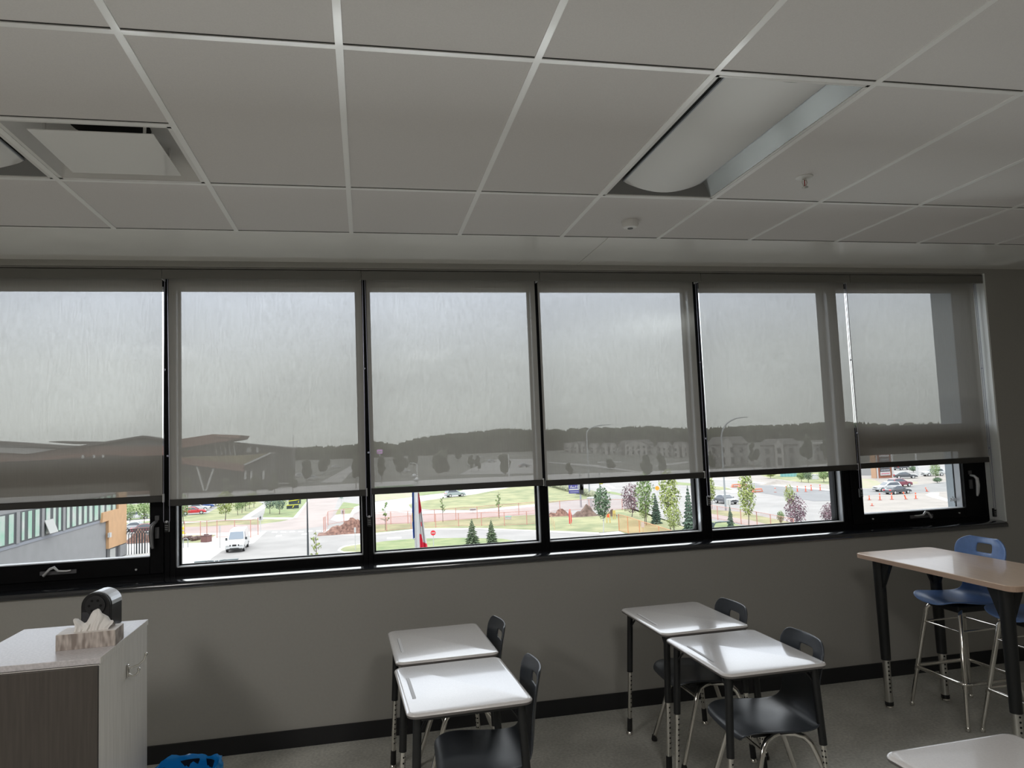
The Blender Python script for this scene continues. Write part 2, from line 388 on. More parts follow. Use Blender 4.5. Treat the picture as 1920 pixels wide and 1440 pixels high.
# roller blinds
BL = [(-1.13, 0.052, 1.552), (0.088, 1.268, 1.524), (1.298, 2.437, 1.530), (2.457, 3.609, 1.524), (3.655, 4.838, 1.523), (4.857, 5.985, 1.530)]
VJ = [WX0, 0.059, 1.268, 2.467, 3.659, 4.871, WX1-0.004]
blab = ['grey mesh roller blind farthest to the left, over the brown recreation centre', 'grey mesh roller blind above the white van, second from the left',
        'grey mesh roller blind hanging in front of the flagpole tops', 'grey mesh roller blind above the brown dirt mounds',
        'grey mesh roller blind above the dark car and purple trees', 'grey mesh roller blind next to the white window jamb']
YB = 0.04
def chain(p, x, z0, z1, w_, y=0.03, drop=True):
    c = MB(); n = 14
    L = [(x - w_*0.25, y, z1)] + [(x - w_*0.25 - 0.25*w_*math.sin(PI*0.5*k/6), y-0.004, z1 + (z0+0.02 - z1)*k/6) for k in range(1, 7)]
    c.tube(L + arc((x, z0+0.02), w_*0.5, PI, 2*PI, 8, 'xz', y-0.004)[1:] + [(x + w_*0.25 + 0.25*w_*math.sin(PI*0.5*k/6), y-0.006, z1 + (z0+0.02 - z1)*k/6) for k in range(5, -1, -1)], 0.0021, 6)
    c.ball((x - w_*0.3, y-0.004, z0 + (z1-z0)*0.62), 0.0065, 8, 5); c.ball((x+w_*0.2, y-0.004, z0 + (z1-z0)*0.27), 0.0065, 8, 5)
    ch = c.build('bead_chain', M_chain, p, smooth=True)
    t_ = MB(); t_.box(x-0.013, x+0.013, y-0.006, y+0.012, z0-0.05, z0+0.015); t_.build('tensioner', M_blackp, ch, bevel=0.003)
    t_ = MB(); t_.tube([(x, y-0.010, z0+0.012), (x, y-0.002, z0+0.012)], 0.007, 10)
    for k in range(3): t_.tube([(x-0.009, y-0.008, z0-0.01-0.012*k), (x+0.009, y-0.008, z0-0.012-0.012*k)], 0.0012, 5)
    t_.build('pulley', M_silver, ch)
for i, (x0, x1, zb) in enumerate(BL):
    bl = thing('roller_blind', blab[i], 'blind', (0, 0, 0), group='mesh roller blinds over the windows')
    MB().quad((x0, YB, zb), (x1, YB, zb), (x1, YB, 2.93), (x0, YB, 2.93)).build('blind_fabric', M_blind, bl)
    hb = MB(); hb.box(x0-0.002, x1+0.002, YB-0.010, YB+0.012, zb-0.036, zb+0.004); hb.build('hem_bar', M_hem, bl, bevel=0.004)
    ec = MB(); ec.box(x1+0.002, x1+0.007, YB-0.011, YB+0.013, zb-0.038, zb+0.012); ec.build('hem_cap', mat('hem_cap_pale', (0.7,0.7,0.68), 0.5), bl)
    tb = MB(); tb.tube([(x0, 0.065, 2.925), (x1, 0.065, 2.925)], 0.024, 14); tb.build('roller_tube', M_steel, bl, smooth=True)
    fa = MB(); fa.box(VJ[i]+0.0015, VJ[i+1]-0.0015, 0.002, 0.010, 2.888, 2.952); fa.box(VJ[i]+0.0015, VJ[i+1]-0.0015, 0.002, 0.10, 2.948, 2.952)
    fa.build('fascia', M_fascia, bl)
    br = MB(); br.box(VJ[i+1]-0.010, VJ[i+1]-0.003, 0.012, 0.10, 2.893, 2.947); br.build('bracket', M_white, bl)
    if i == 0: chain(bl, 0.078, 1.385, 2.90, 0.034)
    if i == 1: chain(bl, 1.283, 1.345, 2.90, 0.030)
    if i == 3: chain(bl, 3.633, 1.345, 2.90, 0.020)
    if i == 4: chain(bl, 4.846, 1.335, 2.90, 0.018)
    if i == 5: chain(bl, 6.03, 1.12, 2.90, 0.016, y=0.07)
# outside fin and outside face of the building
struct('wall_outside_fin', MB().box(6.06, 6.5, 0.3, 0.56, -6, 6), M_bluegrey, 'blue grey panel fin outside the last window')
# ------------------------------------------------------------------ furniture
def make_desk(label, loc, rz, slab=(0.52, 0.65), group='student desks'):
    """faces -x: pencil groove on the -x edge"""
    t = thing('student_desk', label, 'desk', (loc[0], loc[1], 0), rz, group)
    X, Y, H = slab[0]/2, slab[1]/2, 0.742
    n = 6; r = 0.045
    # moulded top: rim rolled over the edge
    prof = [(0.0, H-0.030), (0.006, H-0.031), (0.0, H-0.020), (-0.0, H-0.010), (0.004, H-0.004), (0.012, H-0.0008), (0.022, H)]
    mb = MB(); rings = []
    for ins, z in [(0.012, H-0.022), (0.002, H-0.019), (-0.001, H-0.009), (0.002, H-0.004), (0.008, H-0.001), (0.018, H)]:
        rings.append(rrect(-X+ins, X-ins, -Y+ins, Y-ins, max(r-ins, 0.01), z, n))
    k = len(rings[0]); vs = [p for rg in rings for p in rg]; fs = []
    for i in range(len(rings)-1):
        for j in range(k): fs.append((i*k+j, i*k+(j+1)%k, (i+1)*k+(j+1)%k, (i+1)*k+j))
    fs.append(tuple(range(k-1, -1, -1))); fs.append(tuple((len(rings)-1)*k+j for j in range(k)))
    mb.add(vs, fs); mb.mi = [1]*(2*k) + [0]*(len(fs)-2*k-2) + [1, 0]; top = mb.build('desk_top', [M_desk, M_deskedge], t, smooth=True, angle=0.9)
    # pencil groove
    gx = -X + 0.048
    g = MB(); g.add(rrect(gx-0.008, gx+0.008, -0.14, 0.14, 0.0075, H+0.0006, 4), [tuple(range(20 if False else len(rrect(0,1,0,1,.1,0,4))))])
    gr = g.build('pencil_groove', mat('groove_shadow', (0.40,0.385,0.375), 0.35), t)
    g = MB(); g.box(gx-0.008, gx-0.0055, -0.137, 0.137, H+0.0005, H+0.0016); g.build('groove_lip', M_deskedge, gr)
    # dark pan under the top
    u = MB(); u.box(-X+0.05, X-0.05, -Y+0.05, Y-0.05, H-0.045, H-0.0215); u.build('under_frame', M_blackm, t)
    for sx in (-1, 1):
        for sy in (-1, 1):
            px_, py_ = sx*(X-0.045), sy*(Y-0.06); fx, fy = sx*(X-0.010), sy*(Y-0.045)
            def at(z): k_ = (H-0.03-z)/(H-0.03); return (px_+(fx-px_)*k_, py_+(fy-py_)*k_, z)
            lg = MB(); lg.tube([at(H-0.03), at(0.37)], 0.0175, 14)
            leg = lg.build('leg', M_blackm, t, smooth=True)
            ins = MB(); ins.tube([at(0.372), at(0.09)], 0.0125, 12); io = ins.build('leg_insert', M_chrome, leg, smooth=True)
            hl = MB()
            for q in range(9):
                c = Vector(at(0.345-0.026*q)); d = Vector((-sx*0.3, -1, 0)).normalized()*0.0123
                e = Vector((sx*-1.0, -0.25, 0)).normalized()*0.0123
                for dd in (d, e): hl.tube([c+dd*0.9, c+dd*1.06], 0.0042, 8)
            hl.build('adjuster_holes', M_holes, leg)
            ft = MB(); ft.tube([at(0.095), at(0.022)], [0.0155, 0.0165], 12); ft.build('foot_cap', M_blackp, leg, smooth=True)
            gl = MB(); gl.lathe([(0.017, 0.0), (0.021, 0.004), (0.019, 0.014), (0.009, 0.024)], (at(0)[0], at(0)[1], 0), 14); gl.build('glide', M_chrome, leg, smooth=True)
            bc = MB(); a = Vector(at(0.63)); bc.tube([a, (a.x - sx*0.05, a.y - sy*0.02, H-0.035)], 0.005, 8); bc.tube([a, (a.x - sx*0.01, a.y - sy*0.08, H-0.035)], 0.005, 8)
            bc.build('brace', M_blackm, leg, smooth=True)
    return t

def shell(name, m, parent, prof, hole=None, thick=0.009, lat=0.03, seatlat=0.014, nu=20, hole_t=0.36, sub=2):
    """bent one-piece seat shell. prof: (x, z, half_width, is_back 0..1)"""
    k = len(prof); vs = []; fs = []
    for i, (x, z, hw_, bk_) in enumerate(prof):
        for j in range(nu + 1):
            t = -1 + 2*j/nu
            vs.append((x + bk_*lat*(t*t), hw_*t, z + (1-bk_)*seatlat*(abs(t)**2.5)))
    for i in range(k-1):
        for j in range(nu):
            t = -1 + (2*j+1)/nu
            if hole and hole[0] <= i < hole[1] and abs(t) < hole_t: continue
            fs.append((i*(nu+1)+j, i*(nu+1)+j+1, (i+1)*(nu+1)+j+1, (i+1)*(nu+1)+j))
    o = MB().add(vs, fs).build(name, m, parent, smooth=True)
    sd = o.modifiers.new('thickness', 'SOLIDIFY'); sd.thickness = thick; sd.offset = 0
    ss = o.modifiers.new('round', 'SUBSURF'); ss.levels = sub; ss.render_levels = sub
    return o

CHAIR_PROF = [(0.232, 0.405, 0.175, 0), (0.228, 0.425, 0.190, 0), (0.205, 0.442, 0.208, 0), (0.150, 0.450, 0.220, 0), (0.07, 0.444, 0.222, 0), (-0.02, 0.436, 0.222, 0),
              (-0.09, 0.434, 0.218, 0.05), (-0.14, 0.444, 0.208, 0.2), (-0.172, 0.466, 0.190, 0.5), (-0.190, 0.502, 0.172, 0.8), (-0.199, 0.55, 0.162, 1.0), (-0.204, 0.60, 0.163, 1.1),
              (-0.210, 0.65, 0.172, 1.2), (-0.216, 0.695, 0.184, 1.25), (-0.219, 0.714, 0.189, 1.25), (-0.225, 0.755, 0.191, 1.2), (-0.228, 0.764, 0.189, 1.2), (-0.233, 0.785, 0.180, 1.1), (-0.238, 0.803, 0.160, 1.0), (-0.241, 0.810, 0.135, 0.9)]
def make_chair(label, loc, rz, group='dark grey classroom chairs'):
    t = thing('classroom_chair', label, 'chair', (loc[0], loc[1], 0), rz, group)
    shell('seat_shell', M_chair, t, CHAIR_PROF, hole=(14, 15), hole_t=0.30)
    pl = MB(); pl.box(-0.13, 0.15, -0.13, 0.13, 0.405, 0.428); pl.build('seat_bracket', M_blackm, t, bevel=0.006)
    for sy in (-1, 1):
        # front leg and rear leg: bent chrome tubes
        fl_ = MB(); fl_.tube([(-0.02, sy*0.10, 0.412), (0.06, sy*0.135, 0.410), (0.095, sy*0.15, 0.400), (0.118, sy*0.16, 0.375), (0.135, sy*0.168, 0.33), (0.235, sy*0.205, 0.03)], 0.0125, 12)
        a = fl_.build('leg', M_chrome, t, smooth=True)
        rl = MB(); rl.tube([(0.04, sy*0.09, 0.405), (-0.06, sy*0.12, 0.402), (-0.10, sy*0.135, 0.390), (-0.122, sy*0.148, 0.365), (-0.14, sy*0.156, 0.32), (-0.245, sy*0.20, 0.03)], 0.0125, 12)
        b = rl.build('leg', M_chrome, t, smooth=True)
        for lg, x, y in ((a, 0.238, sy*0.206), (b, -0.248, sy*0.201)):
            g = MB(); g.lathe([(0.010, 0.0), (0.016, 0.003), (0.018, 0.012), (0.015, 0.022), (0.013, 0.036)], (x, y, 0), 12); g.build('glide', M_blackp, lg, smooth=True)
        hl = MB()
        for q in range(8):
            k_ = 0.18 + 0.09*q; p = Vector((-0.14, sy*0.156, 0.32)).lerp(Vector((-0.245, sy*0.20, 0.03)), k_) ; d = Vector((0.4, -0.9, 0.1)).normalized()
            hl.tube([p + d*0.0115, p + d*0.0134], 0.004, 8)
        hl.build('adjuster_holes', M_holes, b)
    st = MB(); st.tube([(0.125, -0.163, 0.36), (0.125, 0.163, 0.36)], 0.007, 8); st.tube([(-0.128, -0.15, 0.355), (-0.128, 0.15, 0.355)], 0.007, 8)
    st.build('stretcher', M_chrome, t, smooth=True)
    return t

def make_stool(label, loc, rz, group='blue bar stools at the tall table'):
    t = thing('bar_stool', label, 'stool', (loc[0], loc[1], 0), rz, group)
    P = [(0.225, 0.690, 0.105, 0), (0.222, 0.700, 0.125, 0), (0.205, 0.712, 0.160, 0), (0.160, 0.718, 0.190, 0), (0.09, 0.708, 0.208, 0), (0.0, 0.698, 0.214, 0), (-0.08, 0.697, 0.205, 0.05),
         (-0.13, 0.704, 0.180, 0.25), (-0.162, 0.725, 0.150, 0.5), (-0.178, 0.76, 0.130, 0.8), (-0.187, 0.81, 0.130, 1.0), (-0.194, 0.86, 0.148, 1.1), (-0.201, 0.91, 0.175, 1.2), (-0.207, 0.95, 0.193, 1.2),
         (-0.212, 0.975, 0.200, 1.2), (-0.218, 1.003, 0.198, 1.2), (-0.222, 1.029, 0.188, 1.1), (-0.227, 1.044, 0.172, 1.0), (-0.232, 1.060, 0.140, 0.8), (-0.235, 1.067, 0.105, 0.6)]
    shell('seat_shell', M_stool, t, P, hole=(14, 16), hole_t=0.30, lat=0.035, thick=0.010)
    pl = MB(); pl.box(-0.14, 0.13, -0.125, 0.125, 0.648, 0.690); pl.build('seat_mount', M_blackm, t, bevel=0.008)
    cs = []
    for sx in (-1, 1):
        for sy in (-1, 1):
            top = Vector((sx*0.115 - 0.005, sy*0.115, 0.66)); foot = Vector((sx*0.222, sy*0.222, 0.02))
            L = MB(); kn = Vector((sx*0.135 - 0.004, sy*0.135, 0.632))
            mid = kn.lerp(foot, 0.66)
            L.tube([top - Vector((sx*0.05, sy*0.05, -0.003)), top, kn, mid], 0.0145, 12); lg = L.build('leg', M_chrome, t, smooth=True)
            q = MB(); q.tube([mid, foot], 0.0115, 12); q.build('leg_extension', M_chrome, lg, smooth=True)
            g = MB(); g.lathe([(0.008, 0.0), (0.014, 0.003), (0.016, 0.012), (0.012, 0.024), (0.008, 0.03)], (foot.x, foot.y, 0), 12); g.build('glide', M_chrome, lg, smooth=True)
    def ring(z, r, off=0.0, rad=0.0115):
        k_ = (0.632 - z)/(0.612); h = 0.135 + (0.222-0.135)*k_ + off
        p = rrect(-h, h, -h, h, r, z, 5); m_ = MB(); m_.tube(p + [p[0], p[1]], rad, 10); return m_
    ring(0.255, 0.04, 0.014).build('foot_ring', M_chrome, t, smooth=True)
    ring(0.545, 0.012, 0.0, 0.0065).build('upper_brace', M_chrome, t, smooth=True)
    return t

make_desk('grey student desk nearest the wall in the pair beside the cabinet', (1.640, -0.735), 0.035)
make_desk('glossy student desk in the pair beside the cabinet, lit white all over', (1.652, -1.440), 0.045)
make_desk('grey student desk against the wall in the pair beside the tall table', (3.058, -0.690), 0.02)
make_desk('glossy student desk in the pair beside the tall table, with a dark stripe reflected', (3.046, -1.400), 0.015)
make_desk('student desk cut off by the bottom edge of the photo, only its top showing', (3.168, -2.885), 0.03)
make_chair('dark grey chair mostly hidden behind the two desks beside the cabinet', (1.758, -0.70), PI + 0.03)
make_chair('dark grey chair at the white-lit desk, its seat in front of the desk legs', (1.772, -1.47), PI - 0.05)
make_chair('dark grey chair tucked under the wall-side desk of the pair beside the tall table', (3.145, -0.755), PI)
make_chair('dark grey chair showing its whole seat under the desk with the dark stripe', (3.130, -1.475), PI - 0.04)

# tall table
tt = thing('tall_table', 'tall maple-topped table with black legs at the right of the room', 'table', (4.745, -0.985, 0), 0.0)
TX, TY, TH = 0.290, 0.605, 0.968
mb = MB(); mb.prism(rrect(-TX, TX, -TY, TY, 0.045, TH-0.030, 6), (0, 0, 0.030)); mb.build('table_top', M_wood, tt, bevel=0.003)
mb = MB(); a_ = rrect(-TX-0.003, TX+0.003, -TY-0.003, TY+0.003, 0.047, TH-0.0285, 6); b_ = rrect(-TX, TX, -TY, TY, 0.045, TH-0.0285, 6)
n_ = len(a_); h_ = Vector((0,0,0.026))
vs = a_ + b_ + [tuple(Vector(p)+h_) for p in a_] + [tuple(Vector(p)+h_) for p in b_]
mb.add(vs, [(i, (i+1)%n_, 2*n_+(i+1)%n_, 2*n_+i) for i in range(n_)] + [(2*n_+i, 2*n_+(i+1)%n_, 3*n_+(i+1)%n_, 3*n_+i) for i in range(n_)] + [(i, (i+1)%n_, n_+(i+1)%n_, n_+i) for i in range(n_)])
mb.build('edge_band', M_woodedge, tt)
for sx in (-1, 1):
    for sy in (-1, 1):
        x, y = sx*(TX-0.080), sy*(TY-0.125)
        L = MB(); L.tube([(x-0.0*sx, y, TH-0.032), (x, y, 0.30)], [0.037, 0.030], 16); lg = L.build('leg', M_blackm, tt, smooth=True)
        gs = MB(); gs.prism([(x-sx*0.02, y-0.012, TH-0.032), (x-sx*0.115, y-0.012, TH-0.032), (x-sx*0.02, y-0.012, TH-0.24)], (0, 0.024, 0))
        gs.prism([(x-0.012, y-sy*0.02, TH-0.032), (x-0.012, y-sy*0.115, TH-0.032), (x-0.012, y-sy*0.02, TH-0.24)], (0.024, 0, 0)); gs.build('gusset', M_blackm, lg, bevel=0.004)
        ins = MB(); ins.tube([(x, y, 0.305), (x, y, 0.035)], 0.0235, 16); ins.build('leg_insert', M_steel, lg, smooth=True)
        hl = MB()
        for q in range(8):
            for d in (Vector((-0.15*1, -1, 0)), ):
                d = d.normalized()*0.0232; hl.tube([Vector((x, y, 0.285-0.026*q)) + d*0.97, Vector((x, y, 0.285-0.026*q)) + d*1.05], 0.006, 8)
        hl.build('adjuster_holes', M_holes, lg)
        ft = MB(); ft.lathe([(0.016, 0.012), (0.026, 0.016), (0.026, 0.036), (0.018, 0.04)], (x, y, 0), 16); ft.build('foot_cap', M_blackp, lg, smooth=True)
        gl = MB(); gl.lathe([(0.020, 0.0), (0.026, 0.004), (0.024, 0.012), (0.01, 0.016)], (x, y, 0), 16); gl.build('glide', M_chrome, lg, smooth=True)
rl = MB()
for sx in (0,): rl.box(-0.02, 0.02, -TY+0.16, TY-0.16, TH-0.075, TH-0.032)
rl.build('under_rail', M_blackm, tt, bevel=0.003)
make_stool('blue bar stool whose back rises above the wall end of the tall table', (4.912, -0.742), PI)
make_stool('blue bar stool half hidden by the black front leg of the tall table', (4.985, -1.215), PI)

# teacher's cabinet
cz = 1.0; cx0, cx1, cy0, cy1 = -0.345, 0.203, -1.479, -0.817
cab = thing('storage_cabinet', 'pale woodgrain cabinet with a coat hook on its side', 'cabinet', ((cx0+cx1)/2, (cy0+cy1)/2, 0))
hx, hy = (cx1-cx0)/2, (cy1-cy0)/2
MB().box(-hx+0.004, hx-0.004, -hy+0.004, hy-0.004, 0.06, cz-0.027).build('carcass', M_cab, cab, bevel=0.0015)
MB().box(-hx, hx, -hy, hy, cz-0.025, cz).build('worktop', [M_cabtop], cab, bevel=0.002)
MB().box(hx-0.0015, hx+0.0008, -hy+0.001, hy-0.001, cz-0.0245, cz-0.0008).build('worktop_edge_band', M_cab, cab)
MB().box(-hx+0.03, hx-0.03, -hy+0.05, hy-0.02, 0.0, 0.06).build('plinth', M_blackp, cab)
dr = MB().box(-hx+0.005, hx-0.004, -hy-0.014, -hy+0.003, 0.07, cz-0.03).build('door', mat('cabinet_door_painted_shade', (0.062,0.052,0.045), 0.5, col2=(0.078,0.066,0.057), scale=5, stretch=(18,18,0.8)), cab, bevel=0.002)  # door colour darkened to paint in the shade on the cabinet front
hk = thing('coat_hook', None, None); hk.parent = cab
del_ = None
hb = MB(); hyk = 0.02; zk = cz-0.155
hb.cbox((hx+0.001, hyk, zk), (0.006, 0.020, 0.055))
hook = hb.build('coat_hook', M_chrome, cab, bevel=0.002); bpy.data.objects.remove(hk)
pr_ = MB(); pr_.tube([(hx+0.002, hyk, zk+0.012), (hx+0.018, hyk, zk+0.014), (hx+0.045, hyk, zk+0.022), (hx+0.066, hyk, zk+0.040), (hx+0.074, hyk, zk+0.062)], [0.0055, 0.005, 0.0045, 0.0045, 0.005], 10)
pr_.ball((hx+0.075, hyk, zk+0.066), 0.0075, 10, 8); pr_.build('upper_prong', M_chrome, hook, smooth=True)
pr_ = MB(); pr_.tube([(hx+0.002, hyk, zk-0.016), (hx+0.016, hyk, zk-0.024), (hx+0.033, hyk, zk-0.022), (hx+0.043, hyk, zk-0.010), (hx+0.045, hyk, zk+0.0)], [0.0055, 0.005, 0.0045, 0.0045, 0.005], 10)
pr_.ball((hx+0.045, hyk, zk+0.003), 0.007, 10, 8); pr_.build('lower_prong', M_chrome, hook, smooth=True)

# tissue box
tb = thing('tissue_box', 'flat floral tissue box with a tissue pulled up on the cabinet', 'tissue box', (0.088, -1.243, cz), 0.045)
bw, bd, bh = 0.114, 0.064, 0.066
MB().box(-bw, bw, -bd, bd, 0, bh-0.001).build('carton', M_box, tb, bevel=0.001)
MB().box(-bw+0.001, bw-0.001, -bd+0.001, bd-0.001, bh-0.001, bh).build('carton_top', M_boxtop, tb)
random.seed(4); nu, nv = 26, 12; vs = []; fs = []
for i in range(nu+1):
    s = i/nu
    for j in range(nv+1):
        q = j/nv; ang = 6.0*s
        x = -0.062 + 0.150*s + 0.012*math.sin(9*q+2*s)*q; ridge = 0.030 + 0.058*math.exp(-((s-0.60)/0.22)**2) + 0.022*math.exp(-((s-0.05)/0.14)**2) - 0.012*math.exp(-((s-0.32)/0.1)**2)
        z = bh - 0.004 + ridge*(math.sin(PI*q) ** 0.75)
        y = 0.036*math.cos(PI*q) + 0.010*math.sin(23*s + 3*q)*math.sin(PI*q) + 0.004*math.sin(61*s)
        vs.append((x, y, z + 0.003*math.sin(37*s + 5*q)))
for i in range(nu):
    for j in range(nv): fs.append((i*(nv+1)+j, i*(nv+1)+j+1, (i+1)*(nv+1)+j+1, (i+1)*(nv+1)+j))
MB().add(vs, fs).build('tissue', M_tissue, tb, smooth=True, angle=1.6)

# electric pencil sharpener
sp = thing('pencil_sharpener', 'black electric pencil sharpener with a silver top behind the tissue box', 'pencil sharpener', (0.020, -0.90, cz), -0.12)
def arch(w, h, y, r=None, n=12):
    r = r or w; top = h - r*0.95
    return [(-w, y, 0), (-w, y, top*0.55)] + [(-r*math.cos(PI*i/n)*(w/r), y, top + r*0.95*math.sin(PI*i/n)) for i in range(n+1)] + [(w, y, top*0.55), (w, y, 0)]
sw_, sh_ = 0.066, 0.172
MB().prism(arch(sw_, sh_, -0.060), (0, 0.012, 0)).build('front_plate', M_blackp, sp, bevel=0.004)
MB().prism(arch(sw_-0.001, sh_-0.002, -0.048), (0, 0.115, 0)).build('housing', M_blackp, sp, bevel=0.006)
cv = MB(); o_, i_ = arch(sw_+0.0015, sh_+0.0015, -0.040), arch(sw_-0.003, sh_-0.003, -0.040)
o_, i_ = o_[4:-2], i_[4:-2]
for k in range(len(o_)-1):
    cv.prism([o_[k], o_[k+1], i_[k+1], i_[k]], (0, 0.100, 0))
cv.build('top_cover', M_silver, sp, smooth=True)
dl = MB(); c_ = (0, -0.0605, 0.112)
dl.prism([(0.046*math.cos(2*PI*i/24), -0.0605, 0.112+0.046*math.sin(2*PI*i/24)) for i in range(24)], (0, -0.006, 0)); di = dl.build('dial', mat('dial_black', (0.016,0.016,0.017), 0.5), sp, bevel=0.002)
hl = MB()
for k in range(6): a = 2*PI*k/6; hl.prism([(0.026*math.cos(a)+0.006*math.cos(2*PI*i/10), -0.0667, 0.112+0.026*math.sin(a)+0.006*math.sin(2*PI*i/10)) for i in range(10)], (0, -0.0008, 0))
hl.build('pencil_holes', M_dark, di)
bn = MB(); bn.box(-0.060, -0.022, -0.0645, -0.0605, 0.008, 0.085); bn.build('shavings_bin', mat('smoky_plastic', (0.05,0.05,0.055), 0.12), sp, bevel=0.002)

# waste bin with blue bag
wb = thing('waste_bin', 'waste bin lined with a blue plastic bag on the floor beside the cabinet', 'waste bin', (0.395, -0.905, 0))
MB().lathe([(0.10, 0.0), (0.125, 0.01), (0.145, 0.285), (0.150, 0.29), (0.143, 0.292), (0.12, 0.04)], n=28).build('bin', M_blackp, wb, smooth=True)
random.seed(5); vs = []; fs = []; nu, nv = 48, 9
for j in range(nv):
    for i in range(nu):
        a = 2*PI*i/nu; w_ = 0.006*math.sin(7*a+j) + 0.004*math.sin(13*a-2*j)
        r, z = [(0.118, 0.19), (0.134, 0.24), (0.143, 0.29), (0.145, 0.308), (0.150, 0.316), (0.156, 0.308), (0.159, 0.29), (0.158, 0.26), (0.157, 0.225)][j]
        vs.append(((r+w_*(0.3+0.1*j))*math.cos(a), (r+w_*(0.3+0.1*j))*math.sin(a), z + 0.010*math.sin(3*a+1) + w_*0.6))
for j in range(nv-1):
    for i in range(nu): fs.append((j*nu+i, j*nu+(i+1)%nu, (j+1)*nu+(i+1)%nu, (j+1)*nu+i))
MB().add(vs, fs).build('bag_liner', M_bag, wb, smooth=True, angle=1.2)

# ------------------------------------------------------------------ ceiling fixtures
def troffer(label, x0, y0):
    W_, L_ = 0.61-0.024, 1.22-0.024
    t = thing('ceiling_light', label, 'ceiling light', (x0+0.012, y0-0.012, CH), group='recessed ceiling lights')      # y runs away from the wall
    fr = MB()
    for a, b, c, d in [(0, W_, -0.014, 0), (0, W_, -L_, -L_+0.014), (0, 0.014, -L_, 0), (W_-0.014, W_, -L_, 0)]: fr.box(a, b, c, d, -0.004, 0.010)
    fr.build('frame', M_white, t, bevel=0.001)
    pan = MB(); z1 = 0.075
    pan.quad((0.014, -0.014, 0), (0.014, -L_+0.014, 0), (0.09, -L_+0.014, z1), (0.09, -0.014, z1)); pan.quad((W_-0.014, -0.014, 0), (W_-0.014, -L_+0.014, 0), (W_-0.09, -L_+0.014, z1), (W_-0.09, -0.014, z1))
    pan.quad((0.09, -L_+0.014, z1), (W_-0.09, -L_+0.014, z1), (W_-0.09, -0.014, z1), (0.09, -0.014, z1))
    pan.build('reflector', M_pan, t)
    for ye, yi in ((-0.014, -0.085), (-L_+0.014, -L_+0.085)):
        ends = MB(); ends.quad((0.014, ye, 0.001), (W_-0.014, ye, 0.001), (W_-0.085, yi, 0.085), (0.085, yi, 0.085))
        ends.build('end_plate', mat('fixture_end_grey', (0.20,0.20,0.20), 0.4), t)
    ln = MB(); n = 16; xs = [0.095 + (W_-0.19)*i/n for i in range(n+1)]
    zz = [0.050 - 0.046*math.sin(PI*i/n)**0.9 for i in range(n+1)]
    ya, yb = -0.05, -L_+0.03
    vs = [(x, ya, z) for x, z in zip(xs, zz)] + [(x, yb, z) for x, z in zip(xs, zz)]
    ln.add(vs, [(i, i+1, n+2+i, n+1+i) for i in range(n)]); ln.add([(x, ya, z) for x, z in zip(xs, zz)] + [(xs[-1], ya, 0.08), (xs[0], ya, 0.08)], [tuple(range(n+3))])
    ln.build('diffuser', M_lens, t, smooth=True, angle=0.6)
    ed = MB(); ed.box(xs[0]-0.006, xs[0], yb, ya, 0.050, 0.058); ed.box(xs[-1], xs[-1]+0.006, yb, ya, 0.050, 0.058); ed.build('diffuser_rail', M_stop, t)
    return t
troffer('recessed ceiling light over the room, white curved diffuser, fully in view', 4*T, Y2)
troffer('recessed ceiling light cut off by the left photo edge beside the air diffuser', -1*T, Y2)
W_ = 0.586; df = thing('air_diffuser', 'square ceiling air diffuser with a flat white plate hung in it', 'air diffuser', (0.012, Y2-0.012, CH))
fr = MB()
for a, b, c, d in [(0, W_, -0.016, 0), (0, W_, -W_, -W_+0.016), (0, 0.016, -W_, 0), (W_-0.016, W_, -W_, 0)]: fr.box(a, b, c, d, -0.003, 0.008)
fr.build('frame', M_white, df, bevel=0.001)
cn = MB(); q0, q1 = 0.016, 0.15
rings = [rrect(q, W_-q, -W_+q, -q, rr, z, 5) for q, rr, z in [(0.016, 0.002, 0.0), (0.03, 0.02, 0.045), (0.06, 0.05, 0.085), (0.12, 0.10, 0.11), (0.165, 0.125, 0.115)]]
k = len(rings[0]); cn.add([p for r in rings for p in r], [(i*k+j, i*k+(j+1)%k, (i+1)*k+(j+1)%k, (i+1)*k+j) for i in range(4) for j in range(k)])
cn.build('cone', M_white, df, smooth=True, angle=1.0)
MB().lathe([(0.145, 0.112), (0.14, 0.30), (0.0, 0.30)], (W_/2, -W_/2, 0), 24).build('duct', M_dark, df)
MB().box(W_/2-0.213, W_/2+0.213, -W_/2-0.213, -W_/2+0.213, -0.002, 0.001).build('plate', mat('plate_gloss_white', (0.93,0.92,0.90), 0.22, coat=1.6), df)
for a in (-1, 1):
    for b in (-1, 1): hg = MB(); hg.tube([(W_/2+a*0.17, -W_/2+b*0.17, 0.0), (W_/2+a*0.175, -W_/2+b*0.175, 0.112)], 0.006, 8); hg.build('hanger', M_white, df)
sd = thing('smoke_detector', 'round white smoke detector on the ceiling', 'smoke detector', (2.751, -0.992, CH))
MB().lathe([(0.050, -0.012), (0.050, 0.0), (0.0, 0.0)][::-1], n=28).build('base', M_white, sd, smooth=True)
MB().lathe([(0.048, -0.012), (0.047, -0.024), (0.038, -0.036), (0.018, -0.040), (0.0, -0.040)], n=28).build('cap', M_white, sd, smooth=True)
MB().lathe([(0.016, -0.040), (0.015, -0.043), (0.0, -0.043)], n=16).build('sensor_eye', mat('sensor_grey', (0.12,0.12,0.12), 0.4), sd, smooth=True)
sk = thing('sprinkler_head', 'chrome fire sprinkler head hanging from the ceiling', 'sprinkler', (3.350, -1.733, CH))
MB().lathe([(0.040, 0.0), (0.040, -0.003), (0.030, -0.006), (0.016, -0.008)], n=28).build('escutcheon', M_white, sk, smooth=True)
s_ = MB(); s_.lathe([(0.010, -0.006), (0.010, -0.016), (0.007, -0.018)], n=14)
